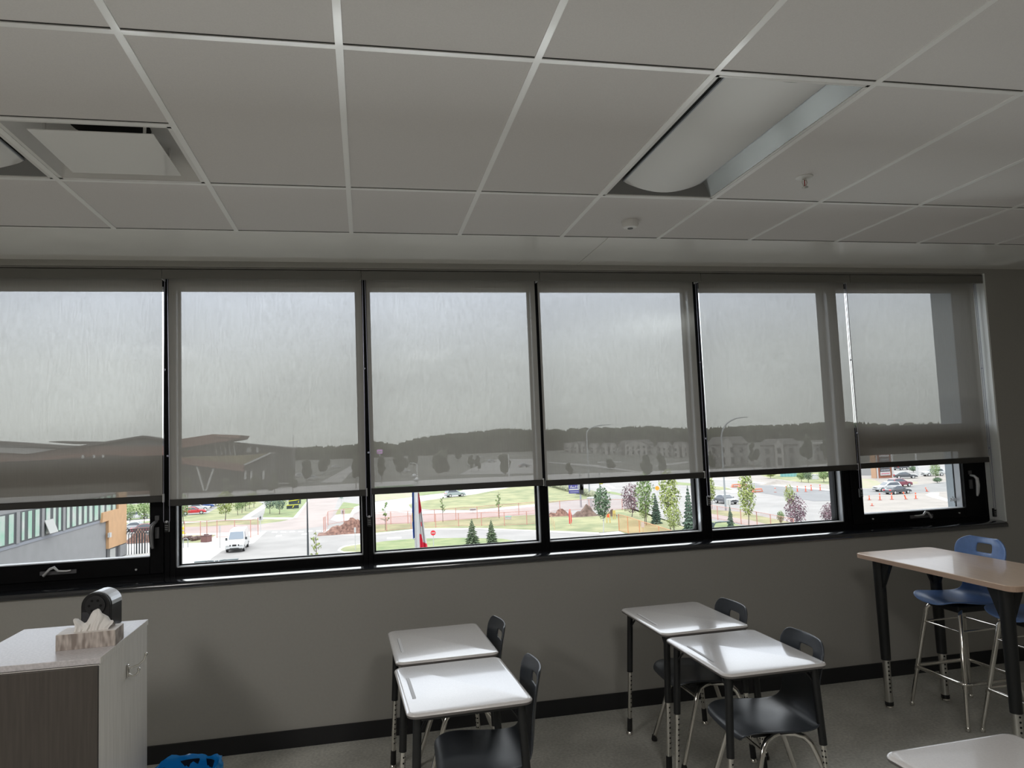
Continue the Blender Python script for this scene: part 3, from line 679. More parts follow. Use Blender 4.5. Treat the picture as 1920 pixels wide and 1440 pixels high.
for a in (-1, 1): s_.tube([(a*0.010, 0, -0.014), (a*0.013, 0, -0.028), (a*0.006, 0, -0.044), (0, 0, -0.048)], 0.0025, 8)
s_.build('frame_arms', M_chrome, sk, smooth=True)
MB().lathe([(0.016, -0.050), (0.016, -0.0515), (0.004, -0.053)], n=16).build('deflector', M_chrome, sk)
MB().tube([(0, 0, -0.016), (0, 0, -0.046)], 0.0025, 8).build('glass_bulb', mat('bulb_red', (0.4,0.02,0.01), 0.2), sk)
# ------------------------------------------------------------------ the view outside
def crop(u0, v0, s): return lambda x, y: (u0 + x/s, v0 + y/s)
c1, cA, cB, cC = crop(0,780,4.236), crop(300,760,4.3625), crop(330,920,10.29), crop(480,880,8.473)
c3, cD, cE, c5, c6 = crop(680,760,4.8), crop(1020,880,10.29), crop(1140,870,10.283), crop(1300,760,5.76), crop(1600,850,10.667)
M_asph = mat('asphalt_pale', (0.205, 0.196, 0.192), 0.9, noise=0.10, scale=0.25, det=8)
M_asph2 = mat('asphalt_pinkish', (0.235, 0.200, 0.190), 0.9, noise=0.08, scale=0.25, det=8)
M_conc = mat('concrete_pale', (0.36, 0.35, 0.34), 0.85, noise=0.05, scale=0.4)
M_beige = mat('ground_beige', (0.215, 0.195, 0.178), 0.9, noise=0.10, scale=0.3, det=6)
M_kerbline = mat('kerb_shadow', (0.20, 0.19, 0.19), 0.9)
M_paint = mat('road_paint', (0.55, 0.55, 0.55), 0.8)
M_grass = mat('lawn_grass', (0.115, 0.135, 0.062), 0.95, col2=(0.225, 0.22, 0.115), scale=0.35, det=9)
M_grassg = mat('lawn_grass_green', (0.100, 0.140, 0.055), 0.95, col2=(0.175, 0.195, 0.09), scale=0.5, det=9)
M_dirt = mat('dirt_brown', (0.060, 0.038, 0.030), 0.95, col2=(0.155, 0.105, 0.085), scale=1.6, det=9, bump=0.4)
M_mulch = mat('mulch_red_brown', (0.070, 0.032, 0.025), 0.95, col2=(0.21, 0.115, 0.088), scale=3.0, det=8, bump=0.5)
M_bed = mat('planting_bed', (0.26, 0.21, 0.18), 0.95, col2=(0.20, 0.22, 0.12), scale=0.6, det=8)
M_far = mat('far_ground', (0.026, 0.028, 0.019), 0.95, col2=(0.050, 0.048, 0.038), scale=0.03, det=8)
M_trunk = mat('bark', (0.10, 0.08, 0.07), 0.9)
M_stake = mat('stake_wood', (0.45, 0.36, 0.22), 0.8)
M_leaf = mat('leaves_mid_green', (0.10, 0.165, 0.055), 0.8, col2=(0.19, 0.26, 0.09), scale=1.2)
M_leafy = mat('leaves_yellow_green', (0.17, 0.22, 0.06), 0.8, col2=(0.27, 0.30, 0.10), scale=1.2)
M_leafd = mat('leaves_dark_green', (0.045, 0.085, 0.045), 0.8, col2=(0.10, 0.15, 0.08), scale=1.2)
M_leafp = mat('leaves_purple', (0.085, 0.045, 0.060), 0.8, col2=(0.17, 0.10, 0.12), scale=1.2)
M_spr = mat('needles_blue_green', (0.060, 0.105, 0.075), 0.85, col2=(0.13, 0.18, 0.13), scale=1.5)
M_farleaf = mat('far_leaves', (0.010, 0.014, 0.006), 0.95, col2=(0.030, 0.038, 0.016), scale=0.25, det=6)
M_hedge = mat('hedge_leaves', (0.12, 0.135, 0.085), 0.9, col2=(0.22, 0.22, 0.15), scale=0.8, det=8)
M_orange = mat('orange_plastic', (0.62, 0.10, 0.04), 0.6)
M_fencep = mat('fence_post_rust', (0.42, 0.21, 0.17), 0.7)
M_red = mat('red_paint', (0.55, 0.02, 0.035), 0.4)
M_whitep = mat('white_paint', (0.40, 0.40, 0.40), 0.5)
M_pole = mat('pole_grey', (0.22, 0.235, 0.25), 0.5)
M_polew = mat('pole_pale', (0.40, 0.40, 0.40), 0.5)
M_poled = mat('pole_dark', (0.035, 0.04, 0.045), 0.5)
M_tyre = mat('tyre', (0.02, 0.02, 0.022), 0.8)
M_carglass = mat('car_glass', (0.05, 0.06, 0.075), 0.08)
M_panelg = mat('wing_grey_panels', (0.185, 0.185, 0.19), 0.6, noise=0.05, scale=0.8)
M_tan = mat('wing_tan_panel', (0.40, 0.235, 0.12), 0.6, noise=0.06, scale=1.2)
M_roofb = mat('roof_brown', (0.11, 0.045, 0.03), 0.7, noise=0.08, scale=0.2)
M_recdark = mat('recreation_dark_wall', (0.028, 0.027, 0.025), 0.7, noise=0.1, scale=0.2)
M_greenroof = mat('planted_roof', (0.12, 0.10, 0.05), 0.95, col2=(0.16, 0.135, 0.07), scale=0.3)
M_recwhite = mat('recreation_white', (0.30, 0.30, 0.29), 0.6)
M_recglass = mat('recreation_glass', (0.17, 0.18, 0.18), 0.25, noise=0.1, scale=0.3)
M_house = mat('house_siding', (0.17, 0.165, 0.155), 0.8)
M_houseroof = mat('house_roof', (0.05, 0.048, 0.045), 0.9)
M_housewin = mat('house_window', (0.03, 0.03, 0.032), 0.3)

nlay = [0]
def ground(name, px, m, label=None, z=None):
    nlay[0] += 1
    zz = GZ + 0.0004*nlay[0] if z is None else z
    return struct(name, MB().poly([G(u, v, zz) for u, v in px]), m, label)
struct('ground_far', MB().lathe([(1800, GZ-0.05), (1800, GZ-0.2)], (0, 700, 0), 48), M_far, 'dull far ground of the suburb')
ground('pavement_road', [(-260,935),(150,932),(330,925),(690,905),(1020,890),(1330,880),(1610,868),(1900,855),(2300,1120),(-500,1140)], M_asph, 'pale asphalt of the streets and parking aprons')
# first window: forecourt
ground('pavement_plaza', [(215,1022),(300,1017),(330,1013),(300,1090),(180,1090)], M_conc)
ground('lawn_strip', [c1(980,850), c1(1200,830), c1(1200,870), c1(980,885)], M_grassg)
ground('lawn_corner', [c1(980,700), c1(1200,700), c1(1200,815), c1(980,835)], M_grassg)
ground('pavement_walk', [c1(980,832), c1(1200,812), c1(1200,832), c1(980,852)], M_conc)
# second window
ground('lawn_parking', [cB(-60,520), cB(440,452), cB(600,442), cB(790,330), cB(1000,250), cB(1560,200), cB(1700,260), cB(1290,505), cB(1260,545), cB(-60,610)], M_grass, 'green lawn between the parked cars and the footpath')
ground('lawn_roadside', [cC(130,700), cC(160,560), cC(480,420), cC(820,440), cC(800,545), cC(590,765), cC(100,765)], M_grassg, 'lawn with black and yellow signs beside the road')
ground('pavement_footpath', [cB(-60,610), cB(1270,540), cB(1700,250), cB(1760,300), cB(1420,520), cB(1760,515), cC(600,768), cC(560,795), cC(130,785), cB(940,578), cB(-60,640)], M_conc, 'white footpath crossing the lawn')
ground('lawn_verge', [cB(-60,640), cB(940,580), cC(120,792), cC(545,795), cC(380,830), cC(0,878), cB(1150,655), cB(600,690), cB(-60,705)], M_grass)
ground('path_pink', [cB(-60,705), cB(600,692), cB(1150,657), cC(10,880), cC(0,925), cB(1150,790), cB(600,815), cB(-60,830)], M_asph2)
ground('pavement_kerbside', [cB(-60,830), cB(790,812), cB(1749,782), cB(1500,1010), cB(1395,1030), cB(890,1165), cB(690,1300), cB(560,1460), cB(-200,1460)], M_conc, 'white concrete apron beside the van')
ground('lawn_patch', [cB(-60,870), cB(450,858), cB(790,850), cB(600,940), cB(450,1003), cB(-60,1020)], M_grass)
ground('lawn_corner_green', [cC(1262,722), cC(1290,660), cC(1390,520), cC(1690,560), cC(1600,600), cC(1530,640), cC(1500,702), cC(1330,712)], M_grassg)
ground('pavement_corner', [cC(1180,800), cC(1262,722), cC(1500,702), cC(1560,600), cC(1690,560), cC(1830,520), cC(1830,560), cC(1560,700), cC(1490,805), cC(1300,830)], M_conc)
ground('road_exit', [cC(660,760), cC(860,400), cC(1330,380), cC(1215,740), cC(1090,900), cC(640,960), cC(0,965), cC(0,890), cC(420,825)], M_asph2, 'pinkish road running away between the lawns')
ground('road_kerb', [cC(590,770), cC(830,480), cC(850,480), cC(650,770)], M_conc)
for q in range(6): ground('road_marking', [cC(255+140*q, 992-4*q), cC(340+140*q, 990-4*q), cC(335+140*q, 1004-4*q), cC(250+140*q, 1006-4*q)], M_paint)
ground('road_marking', [cC(320,1052), cC(410,1042), cC(405,1062), cC(312,1072)], M_paint)
ground('road_marking', [cC(730,1024), cC(812,1016), cC(806,1034), cC(722,1042)], M_paint)
ground('pavement_island', [cC(1045,985), cC(1075,960), cC(1400,940), cC(1830,940), cC(1830,1050), cC(1560,1050), cC(1250,1040), cC(1100,1020)], M_conc)
ground('pavement_island', [cC(1290,1290), cC(1330,1245), cC(1400,1215), cC(1700,1172), cC(1860,1150), cC(1860,1340), cC(1640,1335), cC(1380,1325)], M_conc)
ground('lawn_island', [cC(1335,1282), cC(1370,1250), cC(1430,1225), cC(1700,1182), cC(1860,1165), cC(1860,1318), cC(1640,1312), cC(1400,1308)], M_grass, 'kerbed grass island with a white marker post')
# third window
ground('path_bed', [c3(60,790), c3(440,765), c3(450,830), c3(60,868)], M_bed)
ground('lawn_top', [c3(500,740), c3(960,715), c3(930,750), c3(870,772), c3(500,815)], M_grassg)
ground('road_white', [c3(60,880), c3(520,815), c3(880,775), c3(960,730), c3(1380,690), c3(1380,735), c3(1010,800), c3(600,850), c3(420,885), c3(430,930), c3(620,945), c3(1000,945), c3(1600,880), c3(1600,905), c3(1000,965), c3(500,975), c3(300,960), c3(60,985)], M_conc, 'white curving access road')
ground('road_pink', [c3(60,985), c3(300,962), c3(500,977), c3(1000,967), c3(1620,905), c3(1620,985), c3(1100,1008), c3(500,1055), c3(60,1075)], M_asph2, 'pinkish road behind the orange fence')
ground('lawn_hill', [c3(412,892), c3(600,852), c3(1000,802), c3(1340,735), c3(1560,690), cD(80,250), cD(80,330), cD(500,400), cD(990,545), cD(820,572), cD(560,592), cD(80,650), c3(1560,888), c3(1000,942), c3(620,938), c3(430,922)], M_grass, 'large grassy lawn sloping behind the flagpoles')
ground('lawn_fence', [c3(60,1078), c3(500,1058), c3(1100,1010), c3(1600,982), c3(1600,1125), c3(1050,1103), c3(500,1108), c3(60,1155)], M_grass)
ground('road_kerb', [c3(60,1155), c3(500,1108), c3(1050,1103), c3(1600,1125), c3(1600,1136), c3(1050,1114), c3(500,1121), c3(60,1170)], M_conc)
ground('road_marking', [c3(222,1190), c3(350,1183), c3(346,1197), c3(218,1203)], M_paint)
ground('lawn_flag', [c3(60,1242), c3(200,1222), c3(450,1200), c3(900,1192), c3(1250,1200), c3(1420,1225), c3(1400,1400), c3(40,1400)], M_grassg, 'green lawn around the flagpoles and the two pines')
# fourth window
ground('lawn_mound', [cD(80,918), cD(1000,880), cD(1380,780), cD(1700,745), cE(370,850), cE(640,900), cE(1700,1290), cE(1700,1420), cE(380,1400), cE(230,1290), cD(1440,1190), cD(1060,1218), cD(80,1178)], M_grass, 'rough grass around the dirt mounds')
ground('road_kerb', [cD(60,1178), cD(1060,1218), cD(1060,1250), cD(60,1212)], M_conc)
ground('pavement_slab', [cD(1060,1240), cD(1440,1190), cD(1640,1270), cD(1640,1400), cD(1130,1290)], M_conc)
ground('lawn_median', [cD(1200,415), cD(1380,440), cD(1520,480), cD(1500,505), cD(1330,480), cD(1200,450)], M_grassg)
ground('lawn_median', [cE(1310,345), cE(1600,370), cE(1640,420), cE(1340,400)], M_grassg)
for a, b in [((1180,300),(1380,360)), ((1150,370),(1300,420))]: ground('road_marking', [cD(*a), cD(a[0]+60,a[1]-5), cD(*b), cD(b[0]-60,b[1]+5)], M_paint)
# fifth window
ground('path_dirt', [c5(150,745), c5(650,735), c5(1000,800), c5(1560,860), c5(1560,905), c5(1180,885), c5(880,855), c5(500,800), c5(150,790)], M_beige)
ground('lawn_far', [c5(640,725), c5(1560,700), c5(1560,860), c5(1200,835), c5(820,785)], M_grass, 'green verge beyond the road works')
ground('road_kerb', [c5(180,790), c5(500,798), c5(880,852), c5(1560,915), c5(1560,930), c5(860,868), c5(480,812), c5(180,806)], M_conc)
ground('pavement_median', [c5(160,845), c5(440,905), c5(560,935), c5(420,950), c5(160,880)], M_conc)
ground('lawn_median', [c5(180,870), c5(330,880), c5(440,912), c5(300,915), c5(180,905)], M_grass)
ground('road_dark', [c5(640,838), c5(880,868), c5(1560,930), c5(1560,1030), c5(1300,1035), c5(700,940), c5(560,905)], mat('asphalt_fresh', (0.135,0.135,0.14), 0.9, noise=0.1, scale=0.3), 'fresh grey asphalt lane behind the cones')
ground('lawn_walk', [c5(160,1125), c5(520,1150), c5(700,1190), c5(1060,1265), c5(1100,1320), c5(900,1310), c5(620,1240), c5(160,1165)], M_grass)
ground('path_walk', [c5(160,1165), c5(620,1240), c5(900,1310), c5(880,1400), c5(620,1320), c5(400,1245), c5(160,1200)], M_asph2)
ground('lawn_near', [c5(160,1250), c5(400,1262), c5(600,1325), c5(600,1450), c5(160,1450)], M_grassg)
# sixth window
ground('pavement_beige', [c6(100,430), c6(480,480), c6(1000,500), c6(1900,380), c6(1900,1200), c6(100,1200)], M_beige)
ground('road_lane', [c6(130,720), c6(420,700), c6(1150,650), c6(1900,560), c6(1900,760), c6(1160,800), c6(130,850)], mat('asphalt_lane', (0.16,0.157,0.155), 0.9, noise=0.1, scale=0.3))
ground('lawn_bed', [c6(130,500), c6(420,520), c6(560,600), c6(430,690), c6(130,690)], M_bed)
ground('pavement_tongue', [c6(1440,830), c6(1560,780), c6(1720,790), c6(1700,850), c6(1900,920), c6(1900,960), c6(1560,880)], M_conc)
ground('lawn_bed', [c6(1050,560), c6(1290,570), c6(1280,605), c6(1080,600)], M_bed)

# ---- the wing of the building seen through the first window
PXW = G(229, 1042).x
def FX(u, v, x=PXW):
    d = sight(u, v); t = (x - CC.x) / d.x
    return CC + d * t
wing = thing('school_wing', 'grey panelled building wing with green reflecting windows and a tan end', 'building', (PXW, 60, GZ))
def W(p): return Vector(p) - Vector((PXW, 60, GZ))
yc = FX(232, 1041).y; zr = FX(120, 880).z
MB().box(-14, 0, -45, yc-60, 0, zr-GZ).build('wall', M_panelg, wing)
def wq(px_, off, name, m, par=wing, thick=0.15):
    pts = [W(FX(u, v)) + Vector((off, 0, 0)) for u, v in px_]; mb = MB(); mb.prism(pts, (-thick, 0, 0)); return mb.build(name, m, par)
wq([c1(840,832), c1(790,848), c1(797,770), c1(920,738), c1(920,560), c1(985,548), c1(985,1005), c1(842,1056)], 0.3, 'tan_panel', M_tan, thick=0.3)
wq([c1(842,1056), c1(985,1007), c1(985,1100), c1(842,1150)], 0.12, 'entry_recess', mat('entry_dark', (0.05,0.05,0.055), 0.4))
wq([c1(862,1060), c1(905,1046), c1(905,1120), c1(862,1135)], 0.16, 'entry_glass', M_recwhite)
wq([c1(930,1030), c1(985,1012), c1(985,1100), c1(930,1118)], 0.34, 'corner_post', M_panelg, thick=0.5)
# window band: bottom edge and top edge run to the same vanishing point
B0, B1 = c1(-60,1068), c1(925,735); T0, T1 = c1(-60,796), c1(925,655)
def band(s, t):
    b = W(FX(*B0)).lerp(W(FX(*B1)), s); tt_ = W(FX(*T0)).lerp(W(FX(*T1)), s); tt_.y = b.y; return b.lerp(tt_, t)
bz0 = W(FX(*c1(0,1050))).z; bz1 = W(FX(*c1(0,788))).z; ys = [W(FX(u, 1000)).y for u in (0,)][0]
def yat(x): return W(FX(c1(x,0)[0], 1000)).y
MB().box(0.0, 0.06, yat(-70), yat(922), bz0-0.25, bz0).build('sill_band', mat('wing_sill', (0.17,0.18,0.21), 0.5), wing)
M_wg = mat('wing_window_glass', (0.22, 0.40, 0.31), 0.25, col2=(0.40, 0.41, 0.40), scale=0.45, det=3)  # green and white reflections are painted into the pane colour
fb = MB(); fb.box(-0.02, 0.05, yat(-70), yat(922), bz0, bz1); fb.build('window_frame', mat('wing_frame_dark', (0.045,0.05,0.055), 0.5), wing)
xs_ = [-60, 45, 115, 150, 200, 258, 318, 345, 402, 445, 487, 512, 556, 606, 650, 692, 735, 782, 830, 880, 920]
for a, b in zip(xs_[:-1], xs_[1:]):
    solid = (a in (115, 318, 487))
    y0_, y1_ = yat(a) + 0.35, yat(b) - 0.35
    if solid: MB().box(0.05, 0.12, yat(a)+0.1, yat(b)-0.1, bz0, bz1).build('solid_panel', M_panelg, wing)
    else: MB().box(0.05, 0.09, y0_, y1_, bz0+0.15, bz1-0.1).build('window_pane', M_wg, wing)
oy = yat(375); osn = MB(); osn.prism([(0.1, oy-0.9, bz0+1.35), (0.1, oy+0.9, bz0+1.35), (0.55, oy+0.9, bz0+0.15), (0.55, oy-0.9, bz0+0.15)], (0.04, 0, 0.04)); osn.build('open_sash', M_recwhite, wing)
MB().box(0.3, 0.55, yat(838)-0.25, yat(838)+0.25, W(FX(*c1(835,952))).z-0.2, W(FX(*c1(835,952))).z+0.3).build('wall_light', M_whitep, wing)
# bicycle rack in front of the wing
rk0, rk1 = G(*c1(1030,1101)), G(*c1(1205,1085))
rk = thing('bicycle_rack', 'row of dark hoops of a bicycle rack on the white plaza', 'bicycle rack', rk0)
d_ = (rk1 - rk0); nrk = 9
for i in range(nrk):
    p = d_ * (i/(nrk-1)); w_ = d_.normalized()*0.7
    h = MB(); h.tube([p - w_, p - w_ + Vector((0,0,2.4)), p - w_*0.5 + Vector((0,0,3.0)), p + w_*0.5 + Vector((0,0,3.0)), p + w_ + Vector((0,0,2.4)), p + w_], 0.05, 6)
    h.build('hoop', M_poled, rk, smooth=True)

# ---- generic builders
def vehicle(label, u, v, head, colr, kind='sedan', name='car', cat='car', base=None, s=1.0, group=None):
    p = base if base is not None else G(u, v)
    t = thing(name, label, cat, p, head, group)
    M = mat('car_paint_%d_%d_%d' % tuple(int(c*100) for c in colr), colr, 0.25, coat=0.6)
    if kind == 'sedan':
        L, Wd = 4.6, 1.80
        body = [(-2.3,0.32),(-2.28,0.78),(-2.15,0.92),(-1.55,0.97),(0.85,0.93),(1.95,0.80),(2.25,0.66),(2.3,0.35)]
        cab = [(-1.75,0.94),(-1.05,1.38),(-0.55,1.46),(0.15,1.45),(1.05,0.90)]
    elif kind == 'suv':
        L, Wd = 4.6, 1.86
        body = [(-2.25,0.40),(-2.28,0.95),(-2.2,1.08),(0.95,1.06),(2.0,0.95),(2.26,0.78),(2.3,0.40)]
        cab = [(-2.18,1.06),(-1.85,1.62),(-1.4,1.70),(0.05,1.68),(1.05,1.04)]
    else:
        L, Wd = 5.9, 2.03
        body = [(-2.95,0.38),(-2.97,1.25),(1.15,1.25),(2.35,1.12),(2.85,0.98),(2.95,0.75),(2.95,0.40)]
        cab = [(-2.96,1.24),(-2.93,2.2),(-2.75,2.42),(0.25,2.42),(0.62,2.30),(1.45,1.22)]
    hw = Wd/2*s
    mb = MB(); mb.prism([(x*s, -hw, z*s) for x, z in body], (0, 2*hw, 0)); mb.build('body', M, t, bevel=0.09*s, seg=3)
    # cabin narrowing upwards
    zmax = max(z for x, z in cab); zmin = min(z for x, z in cab); k = len(cab)
    def side(sg, ins=0.0, grow=0.0): return [(x*s, sg*(hw*(0.97 - 0.17*(z-zmin)/(zmax-zmin)) + ins), z*s) for x, z in cab]
    l, r = side(-1), side(1); mb = MB()
    mb.add(l + r, [tuple(range(k-1,-1,-1)), tuple(range(k,2*k))] + [(i, (i+1)%k, k+(i+1)%k, k+i) for i in range(k)]); mb.build('cabin', M, t, bevel=0.05*s, seg=2)
    gl = MB(); cx_ = sum(x for x, z in cab)/k
    def shrink(x, z, f=0.80): return (cx_ + (x-cx_)*f, zmin + 0.06 + (z-zmin)*0.80)
    rng = cab if kind != 'van' else [(0.2,1.28),(0.2,2.15),(0.6,2.1),(1.25,1.3)]
    for sg in (-1, 1):
        q = []
        for x, z in rng:
            if kind != 'van': x, z = shrink(x, z)
            else: pass
            yy = sg*(hw*(0.97 - 0.17*(z-zmin)/(zmax-zmin)) + 0.015); q.append((x*s, yy, z*s))
        gl.poly(q)
    # windscreen and rear window
    def pane(a, b, off):
        (xa, za), (xb, zb) = a, b; A = Vector((xa, 0, za)); Bv = Vector((xb, 0, zb)); nn = Vector((za - zb, 0, xb - xa)).normalized()*off
        P0, P1 = A.lerp(Bv, 0.14) + nn, A.lerp(Bv, 0.88) + nn
        f = lambda z: hw*(0.97 - 0.17*(z-zmin)/(zmax-zmin))*0.88
        gl.quad((P0.x*s, -f(P0.z), P0.z*s), (P0.x*s, f(P0.z), P0.z*s), (P1.x*s, f(P1.z), P1.z*s), (P1.x*s, -f(P1.z), P1.z*s))
    pane(cab[-1], cab[-2], -0.035 if kind != 'x' else 0); pane(cab[-1], cab[-2], 0.035)
    if kind != 'van': pane(cab[0], cab[1], 0.035); pane(cab[0], cab[1], -0.035)
    gl.build('window_glass', M_carglass if kind != 'van' else mat('van_glass', (0.14,0.17,0.21), 0.12), t)
    fx, rx_ = (1.42, -1.40) if kind != 'van' else (1.95, -1.75); rr = 0.34 if kind == 'sedan' else 0.38
    for x in (fx, rx_):
        for sg in (-1, 1):
            w_ = MB(); y_ = sg*(hw-0.10); w_.tube([(x*s, y_-0.11*s, rr*s), (x*s, y_+0.115*s, rr*s)], rr*s, 18); wo = w_.build('wheel', M_tyre, t, smooth=True)
            w_ = MB(); w_.tube([(x*s, y_-0.115*s*sg*-1, rr*s), (x*s, y_+0.125*s*sg, rr*s)], rr*0.62*s, 14); w_.build('wheel_rim', M_polew, wo, smooth=True)
    xf = max(x for x, z in body)*s; xr = min(x for x, z in body)*s; zl = (0.68 if kind == 'sedan' else 0.80)*s
    hl = MB()
    for sg in (-1, 1): hl.cbox((xf-0.10, sg*(hw-0.28), zl+0.02), (0.28, 0.38, 0.15))
    hl.build('headlights', M_whitep, t, bevel=0.02)
    tl = MB()
    for sg in (-1, 1): tl.cbox((xr+0.08, sg*(hw-0.22), zl+0.1), (0.22, 0.36, 0.18))
    tl.build('tail_lights', M_red, t, bevel=0.02)
    gr_ = MB()
    if kind == 'van':
        gr_.cbox((xf+0.0, 0, 0.86), (0.06, 0.46, 0.20)); gr_.cbox((xf+0.0, -0.46, 0.86), (0.06, 0.12, 0.20)); gr_.cbox((xf+0.0, 0.46, 0.86), (0.06, 0.12, 0.20)); gr_.cbox((xf-0.02, 0, 0.52), (0.08, 1.0, 0.07))
    else: gr_.cbox((xf-0.01, 0, zl-0.06), (0.06, 0.9*s, 0.16))
    gr_.build('grille', M_blackp, t)
    bm_ = MB(); bm_.cbox((xf-0.05, 0, 0.40*s), (0.2, 1.7*s, 0.16)); bm_.cbox((xr+0.05, 0, 0.42*s), (0.2, 1.7*s, 0.16)); bm_.build('bumpers', mat('bumper_grey', (0.10,0.10,0.105), 0.6) if kind != 'van' else M_blackp, t, bevel=0.03)
    mr_ = MB(); xm = (0.75 if kind != 'van' else 1.25)*s
    for sg in (-1, 1): mr_.cbox((xm, sg*(hw+0.10), (1.02 if kind != 'van' else 1.42)*s), (0.12, 0.22, 0.16 if kind != 'van' else 0.3))
    mr_.build('door_mirrors', M if kind != 'van' else M_poled, t, bevel=0.02)
    return t
def hd(u0, v0, u1, v1):
    a, b = G(u0, v0), G(u1, v1); return math.atan2(b.y-a.y, b.x-a.x)

def tree(label, u, vb, vt, hwp, kind, m=None, name=None, cat='tree', group=None, seed=None, base=None, stake=False):
    p = G(u, vb); k = ppm(p); H = (vb - vt)/k; R = hwp/k
    rnd = random.Random(int(u*13 + vb*7)); t = thing(name or {'spruce':'spruce_tree','sparse':'young_tree','far':'distant_tree','conic':'conical_tree'}.get(kind, 'leafy_tree'), label, cat, p, rnd.uniform(0, 6), group)
    tr = MB(); fo = MB()
    def leaf(c, sz, out=None):
        n = Vector((rnd.gauss(0,1), rnd.gauss(0,1), rnd.gauss(0,1))).normalized()
        if out is not None: n = (n*0.7 + out).normalized()
        a = n.orthogonal().normalized(); b = n.cross(a); th = rnd.uniform(0, 6.3); a2 = a*math.cos(th)+b*math.sin(th); b2 = n.cross(a2)
        a2 *= sz; b2 *= sz*rnd.uniform(0.45, 0.75)
        fo.add([c-a2, c-b2*0.9, c+a2, c+b2*0.9], [(0,1,2,3)])
    if kind in ('dec', 'purple', 'conic'):
        z0 = H*(0.26 if kind != 'purple' else 0.12)
        tr.tube([(0,0,0), (0.02*H,0,z0), (0,0.01*H,H*0.75)], [max(0.035*R+0.03,0.05), 0.045, 0.02], 7)
        for q in range(5):
            a = q*1.3; zz = z0 + (H*0.7-z0)*q/6; tr.tube([(0,0,zz), (0.6*R*math.cos(a), 0.6*R*math.sin(a), zz + 0.18*H)], [0.03, 0.012], 5)
        n = 950
        for q in range(n):
            while True:
                x, y, z = rnd.uniform(-1,1), rnd.uniform(-1,1), rnd.uniform(0,1)
                if kind == 'conic': lim = math.sin(PI*min(1, (1-z)**0.85*1.0))**0.75*0.98 + 0.02
                else: lim = math.sin(PI*min(0.999, z*0.9+0.08))**0.6
                rr = math.hypot(x, y)
                if rr < lim and (rr > lim*0.35 or rnd.random() < 0.3): break
            lump = 1 + 0.16*math.sin(5*math.atan2(y,x) + 9*z)
            leaf(Vector((x*R*lump, y*R*lump, z0*0.9 + z*(H - z0*0.9))), (0.085 if kind != 'conic' else 0.10)*max(R*1.2, H*0.28)*rnd.uniform(0.7, 1.25), Vector((x, y, 0.6)))
    elif kind == 'sparse':
        tr.tube([(0,0,0), (0.01*H,0,H*0.5), (0,0,H)], [0.05, 0.035, 0.012], 6)
        for q in range(16):
            a = rnd.uniform(0, 6.3); zz = H*rnd.uniform(0.28, 0.92); e = Vector((R*math.cos(a), R*math.sin(a), zz + 0.12*H))*1.0; l_ = rnd.uniform(0.5, 1)*(1.1 - zz/H*0.6)
            e = Vector((R*math.cos(a)*l_, R*math.sin(a)*l_, zz + 0.13*H*l_)); tr.tube([(0,0,zz), e], [0.02, 0.008], 4)
            for w_ in range(9): leaf(Vector((0,0,zz)).lerp(e, rnd.uniform(0.3, 1.05)) + Vector((rnd.gauss(0,.07*R), rnd.gauss(0,.07*R), rnd.gauss(0,.07*R))), 0.15*R*rnd.uniform(0.7, 1.3))
    elif kind == 'spruce':
        tr.tube([(0,0,0), (0,0,H*0.95)], [0.09, 0.02], 6); nl = 15
        for q in range(nl):
            f = q/(nl-1); zz = H*(0.06 + 0.90*f); rad = R*(1.03-f)**0.85*(0.85 + 0.3*rnd.random())
            nb = int(15 - 7*f)
            for w_ in range(nb):
                a = w_*2*PI/nb + q*0.7 + rnd.uniform(-.2,.2); rl_ = rad*rnd.uniform(0.75, 1.12)
                tip = Vector((rl_*math.cos(a), rl_*math.sin(a), zz - 0.05*H*(1-f) + 0.03*H*rnd.random())); root = Vector((0,0,zz + 0.05*H)); sd_ = Vector((-math.sin(a), math.cos(a), 0))*rad*0.20
                md = root.lerp(tip, 0.6) + Vector((0,0,0.006*H)); fo.add([root, md - sd_, tip, md + sd_], [(0,1,2,3)])
                fo.add([root - Vector((0,0,0.03*H)), md - Vector((0,0,0.05*H)), tip, md + Vector((0,0,0.012*H))], [(0,1,2,3)])
        fo.tube([(0,0,H*0.9), (0,0,H)], [0.03*H*0.3, 0.005], 5)
    else:   # far: rounded mass of clumps
        tr.tube([(0,0,0), (0,0,H*0.5)], [0.04*R+0.05, 0.03*R], 6)
        for q in range(11):
            a = rnd.uniform(0, 6.3); rr = R*rnd.uniform(0, 0.62); zz = H*rnd.uniform(0.30, 0.86); r_ = R*rnd.uniform(0.30, 0.46)*(1.25 - 0.6*zz/H)
            random.seed(int(u*17+q)); fo.ball((rr*math.cos(a), rr*math.sin(a), zz), r_*1.15, 9, 6, 0.22, (1,1,min(1.5, 0.6*H/R*0.5+0.4)))
    mm = m or {'dec':M_leaf, 'purple':M_leafp, 'conic':M_leafd, 'sparse':M_leaf, 'spruce':M_spr, 'far':M_farleaf}[kind]
    tr.build('trunk', M_trunk if not stake else M_polew, t, smooth=True); fo.build('foliage', mm, t)
    return t

